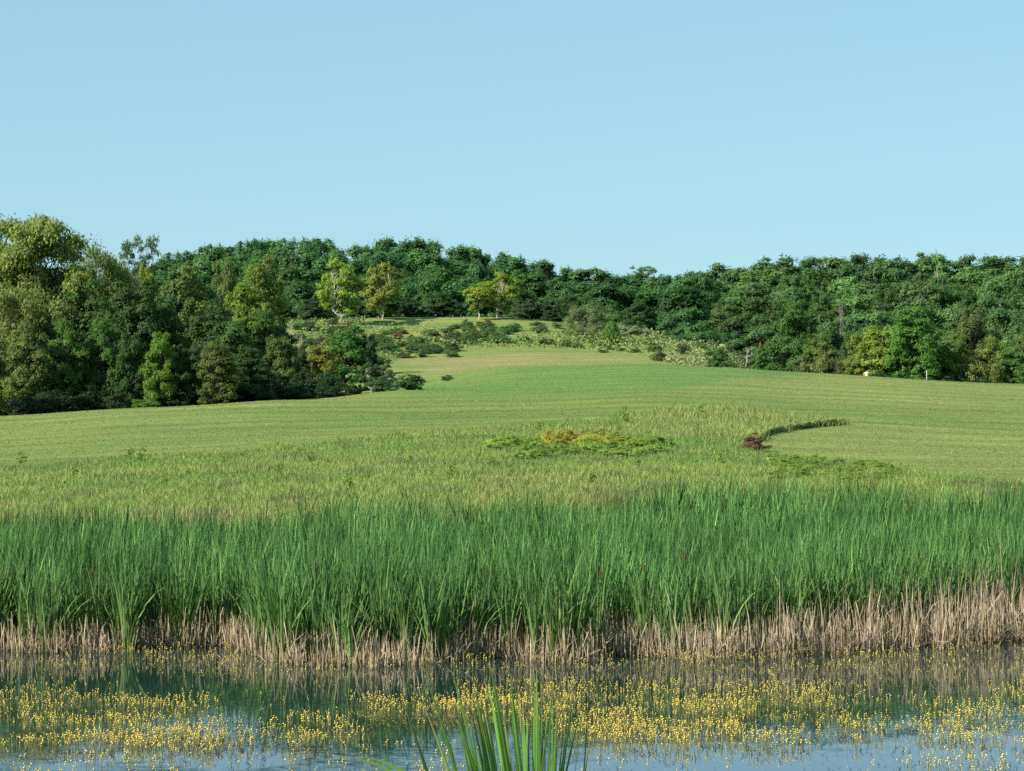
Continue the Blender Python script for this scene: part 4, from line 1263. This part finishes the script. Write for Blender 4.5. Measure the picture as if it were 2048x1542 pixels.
def bladderwort():
    rng = np.random.default_rng(66)
    P = []
    for x0, x1, y0, y1, n in PATCH:
        n = int(n * 1.35)
        k = n * 5
        xm, ym = (x0 + x1) / 2, (y0 + y1) / 2; x0, x1, y0, y1 = xm + (x0 - xm) * 1.2, xm + (x1 - xm) * 1.2, max(ym + (y0 - ym) * 1.3, 1284), ym + (y1 - ym) * 1.3
        xp = rng.uniform(x0, x1, k); yp = rng.uniform(y0, y1, k)
        Y = EYE * F / (yp - HZ); x = (xp - 1024) / F * Y
        nz = 0.5 * fbm(x, Y, 0.4, 2, 19) + 0.5 * fbm(x, Y, 1.3, 2, 20)
        ex = np.minimum((xp - x0), (x1 - xp)) / (x1 - x0 + 1); ey = np.minimum(yp - y0, y1 - yp) / (y1 - y0)
        r2 = ((xp - (x0 + x1) / 2) / (x1 - x0) * 2) ** 2 + ((yp - (y0 + y1) / 2) / (y1 - y0) * 2) ** 2
        wgt = np.clip(1.25 - r2, 0.02, 1) * np.clip((nz - 0.41) * 6, 0.02, 1) ** 1.3
        ok = rng.random(k) < wgt
        P.append(np.stack([x[ok], Y[ok]], -1)[:n])
    P = np.concatenate(P)
    z = np.maximum(ground(P[:, 0], P[:, 1]), 0.0)
    B = np.column_stack([P, z])
    vis = np.where(np.abs(P[:, 0] / P[:, 1] * F) < 1024, P[:, 1], 999); vis = np.where(P[:, 1] < 34.9, 998, vis)
    order = np.argsort(vis)
    near, rest = order[:300], order[300:]
    parts = [one_plant(rng, B[i]) for i in rest]
    v, f, c = join(parts)
    tri = np.concatenate([x for x in f if x.shape[1] == 3]); quad = np.concatenate([x for x in f if x.shape[1] == 4])
    me = mk_mesh('bladderwort_flowers', v, [quad, tri], M_PETAL, col=c)
    tag(link('bladderwort_flowers', me), 'drifts of small yellow bladderwort flowers on thin stems over the pond', 'flowers', kind='stuff')
    var = []
    for s in range(14):
        v, f, c = one_plant(np.random.default_rng(500 + s), np.zeros(3))
        tri = np.concatenate([x for x in f if x.shape[1] == 3]); quad = np.concatenate([x for x in f if x.shape[1] == 4])
        var.append(mk_mesh('bladderwort', v, [quad, tri], M_PETAL, col=c))
    for j, i in enumerate(near):
        o = link('bladderwort', var[j % 14])
        o.location = B[i]; o.rotation_euler = (0, 0, random.uniform(0, 6.28)); s = random.uniform(0.85, 1.2); o.scale = (s, s, s)
        tag(o, 'small yellow bladderwort on a thin stem in the nearest water', 'flower', 'bladderwort in the nearest water')
    print('bladderwort', len(P))
    # dark pondweed scraps at the surface
    n = 30000
    base = P[rng.integers(0, len(P), n)] + rng.normal(size=(n, 2)) * np.array([0.6, 0.9])
    z = np.maximum(ground(base[:, 0], base[:, 1]), 0.0)
    nz = fbm(base[:, 0], base[:, 1], 0.8, 2, 23)
    base = base[(z < 0.005) & (rng.random(n) < np.clip((nz - 0.38) * 5, 0.03, 1))]; n = len(base)
    b3 = np.column_stack([base, np.full(n, 0.004)])
    c = np.where(rng.random((n, 1)) < 0.18, np.array([[0.20, 0.20, 0.10]]), np.array([[0.022, 0.026, 0.014]])) * np.exp(rng.normal(size=(n, 1)) * 0.4)
    v, f, cc = blades(b3, rng.uniform(0.02, 0.10, n), rng.uniform(0, 6.28, n), rng.uniform(0.7, 1.5, n), rng.uniform(0, 0.3, n), rng.uniform(0.006, 0.016, n), rng.uniform(0, 3, n), c, c, S=2)
    v[:, 2] = np.maximum(v[:, 2], 0.004)
    tag(link('pondweed', mk_mesh('pondweed', v, f, M_DRY, col=cc)), 'dark scraps of pondweed floating between the flowers', 'pondweed', kind='stuff')


bladderwort()

# ------------------------------------------------------------------ near clump of sword leaves
def near_clump():
    Y0 = 12.0
    x0, _, z0 = gpt(1020, Y0)
    e = link('sword_leaf_clump', None)
    e.location = (x0, Y0, z0)
    tag(e, 'clump of long green sword-like leaves in front of the pond', 'plant')
    rng = np.random.default_rng(90)
    tips = [(844, 1351, 1030), (900, 1356, 1045), (801, 1415, 985), (847, 1440, 1000), (942, 1378, 1040), (978, 1340, 1075), (1020, 1358, 1070), (1073, 1351, 1085), (1069, 1390, 1072), (1103, 1403, 1092), (1147, 1406, 1075),
            (1164, 1446, 1130), (917, 1458, 1005), (950, 1403, 1050), (987, 1425, 1060), (901, 1506, 985), (940, 1440, 1020), (1008, 1460, 1078), (1045, 1430, 1085), (1056, 1470, 1060), (965, 1470, 1030), (1030, 1480, 1050), (1115, 1480, 1100), (985, 1395, 1075),
            (1090, 1450, 1095), (930, 1490, 1005), (1000, 1500, 1040), (1125, 1500, 1105), (960, 1420, 1065), (1035, 1400, 1080)]
    tips += [(tx + rng.normal(0, 24), ty + rng.uniform(0, 90), bx + rng.normal(0, 14)) for tx, ty, bx in tips[:28] if 860 < tx < 1150]
    tips += [(tx + rng.normal(0, 14) + 8, ty + rng.uniform(15, 75), bx + rng.normal(0, 8)) for tx, ty, bx in tips[:24] if 880 < tx < 1130]
    for i, (tx, ty, bx) in enumerate(tips):
        yy = Y0 + rng.uniform(-0.18, 0.18)
        tip = np.array([(tx - 1024) / F * yy, yy + rng.normal(0, 0.06), EYE + (HZ - ty + 26) / F * yy])
        root = np.array([(bx - 1024) / F * Y0 * 0.9 + 0.002, Y0 + rng.normal(0, 0.03), z0 - 0.02])
        S = 18
        t = (np.linspace(0, 1, S + 1) ** 0.55)[:, None]
        # a gentle outward bow
        mid = root + (tip - root) * 0.55; mid[0] = root[0] + (tip[0] - root[0]) * rng.uniform(0.15, 0.5)
        C = (1 - t) ** 2 * root + 2 * t * (1 - t) * mid + t ** 2 * tip
        w = rng.uniform(0.011, 0.021) * np.minimum(1, (1 - t) * 3.2 + 0.02) ** 0.75
        fa = rng.normal(0.0, 0.5)
        s = np.array([math.cos(fa), math.sin(fa), 0]); nrm = np.array([-math.sin(fa), math.cos(fa), 0])
        A = C - s * w * 0.5; B = C + s * w * 0.5; M = C - nrm * w * 0.16
        v = np.stack([A, M, B], 1).reshape(-1, 3) - np.array([x0, Y0, z0])
        k = np.arange(S)[:, None] * 3
        q = np.concatenate([k + np.array([[0, 1, 4, 3]]), k + np.array([[1, 2, 5, 4]])])
        g = np.array([0.070, 0.165, 0.032]) * math.exp(rng.normal() * 0.3)
        tipc = np.array([0.34, 0.22, 0.08]) if rng.random() < 0.3 else g * 1.1
        cc = np.repeat(g * (1 - t ** 14) + tipc * t ** 14, 3, 0)
        if i in (3,):
            cc = np.repeat(g * (1 - t ** 5) + np.array([0.34, 0.22, 0.08]) * t ** 5, 3, 0)
        link('leaf', mk_mesh('sword_leaf', v, [q], M_BLADE, col=cc, smooth=True), e)
    for tx, ty, kx, ky in ((706, 1514, 850, 1600), (727, 1512, 860, 1590)):
        tip = np.array([(tx - 1024) / F * Y0, Y0, EYE + (HZ - ty) / F * Y0]); kn = np.array([(kx - 1024) / F * Y0, Y0 + 0.03, EYE + (HZ - ky) / F * Y0]); root = np.array([x0 - 0.06, Y0, z0])
        S = 10; t = np.linspace(0, 1, S + 1)[:, None]
        peak = kn + np.array([0.02, 0, 0.12])
        C = (1 - t) ** 3 * root + 3 * t * (1 - t) ** 2 * (root + np.array([-0.05, 0, 0.6])) + 3 * t ** 2 * (1 - t) * peak + t ** 3 * tip
        w = 0.026 * (1 - t ** 5 * 0.99)
        s = np.array([0.25, 0.1, 0.95]); nrm = np.array([0, 1, 0])
        v = np.stack([C - s * w * 0.5, C - nrm * w * 0.15, C + s * w * 0.5], 1).reshape(-1, 3) - np.array([x0, Y0, z0])
        k = np.arange(S)[:, None] * 3
        q = np.concatenate([k + np.array([[0, 1, 4, 3]]), k + np.array([[1, 2, 5, 4]])])
        link('leaf', mk_mesh('sword_leaf', v, [q], M_BLADE, col=np.tile([[0.11, 0.21, 0.045]], (len(v), 1)), smooth=True), e)
    # one thin cattail leaf rising higher beside the clump
    xx, yy, zz = gpt(1152, 12.4)
    b = np.array([[xx, yy, zz]])
    H = EYE + (HZ - 1290) / F * 12.4 - zz
    v, f, c = blades(b, np.array([H * 1.01]), np.array([0.0]), np.array([0.02]), np.array([0.07]), np.array([0.012]), np.array([0.6]), np.array([[0.05, 0.13, 0.03]]), np.array([[0.06, 0.13, 0.035]]), S=8)
    o = link('single_reed', mk_mesh('single_reed', v - b, f, M_BLADE, col=c)); o.location = b[0]
    tag(o, 'single thin dark reed leaf standing beside the sword-leaf clump', 'plant')


near_clump()

# ------------------------------------------------------------------ tee marker and post
def tee_things():
    Y = 231.0
    x, y, z = gpt(1734, Y)
    prof = [(0.0, 0.155), (0.02, 0.165), (0.30, 0.195), (0.36, 0.20), (0.38, 0.18), (0.43, 0.10), (0.44, 0.0)]
    k = 14; V = []; Q = []
    for i, (h, r) in enumerate(prof):
        for a in range(k):
            V.append((max(r, 0.002) * math.cos(a * 6.2832 / k), max(r, 0.002) * math.sin(a * 6.2832 / k), h))
    for i in range(len(prof) - 1):
        for a in range(k):
            b = (a + 1) % k
            Q.append((i * k + a, i * k + b, (i + 1) * k + b, (i + 1) * k + a))
    M = plain_mat('cream_paint', (0.72, 0.66, 0.38), 0.5)
    o = link('tee_marker', mk_mesh('tee_marker', V, [Q], M, smooth=True))
    o.location = (x, y, z - 0.01); o.scale = (0.85, 0.85, 0.8)
    tag(o, 'small pale yellow bucket-shaped marker on the lawn crest', 'marker')
    M2 = plain_mat('white_post_paint', (0.5, 0.5, 0.47), 0.6)
    M3 = plain_mat('orange_paint', (0.55, 0.16, 0.05), 0.6)
    v, q = tubes([(np.array([[0, 0, -0.1], [0, 0, 0.3], [0, 0, 0.68], [0, 0, 0.70]]), np.array([0.024, 0.024, 0.024, 0.004]))], 8)
    x, y, z = gpt(1853.5, 228.0)
    e = link('white_post', None); e.location = (x, y, z)
    tag(e, 'thin white post standing on the lawn crest before the tall green tree', 'post')
    link('pole', mk_mesh('post_pole', v, [q], M2, smooth=True), e)
    v, q = tubes([(np.array([[0, 0, 0.68], [0, 0, 0.72], [0, 0, 0.73]]), np.array([0.03, 0.03, 0.004]))], 8)
    link('cap', mk_mesh('post_cap', v, [q], M2, smooth=True), e)
    x, y, z = gpt(1728.5, 231.3)
    v, q = tubes([(np.array([[0, 0, 0], [0, 0, 0.18], [0.02, 0, 0.30], [0.02, 0, 0.31]]), np.array([0.05, 0.055, 0.05, 0.004]))], 8)
    o = link('orange_peg', mk_mesh('orange_peg', v, [q], M3, smooth=True)); o.location = (x, y, z - 0.01)
    tag(o, 'short orange peg right beside the pale yellow marker', 'peg')


tee_things()
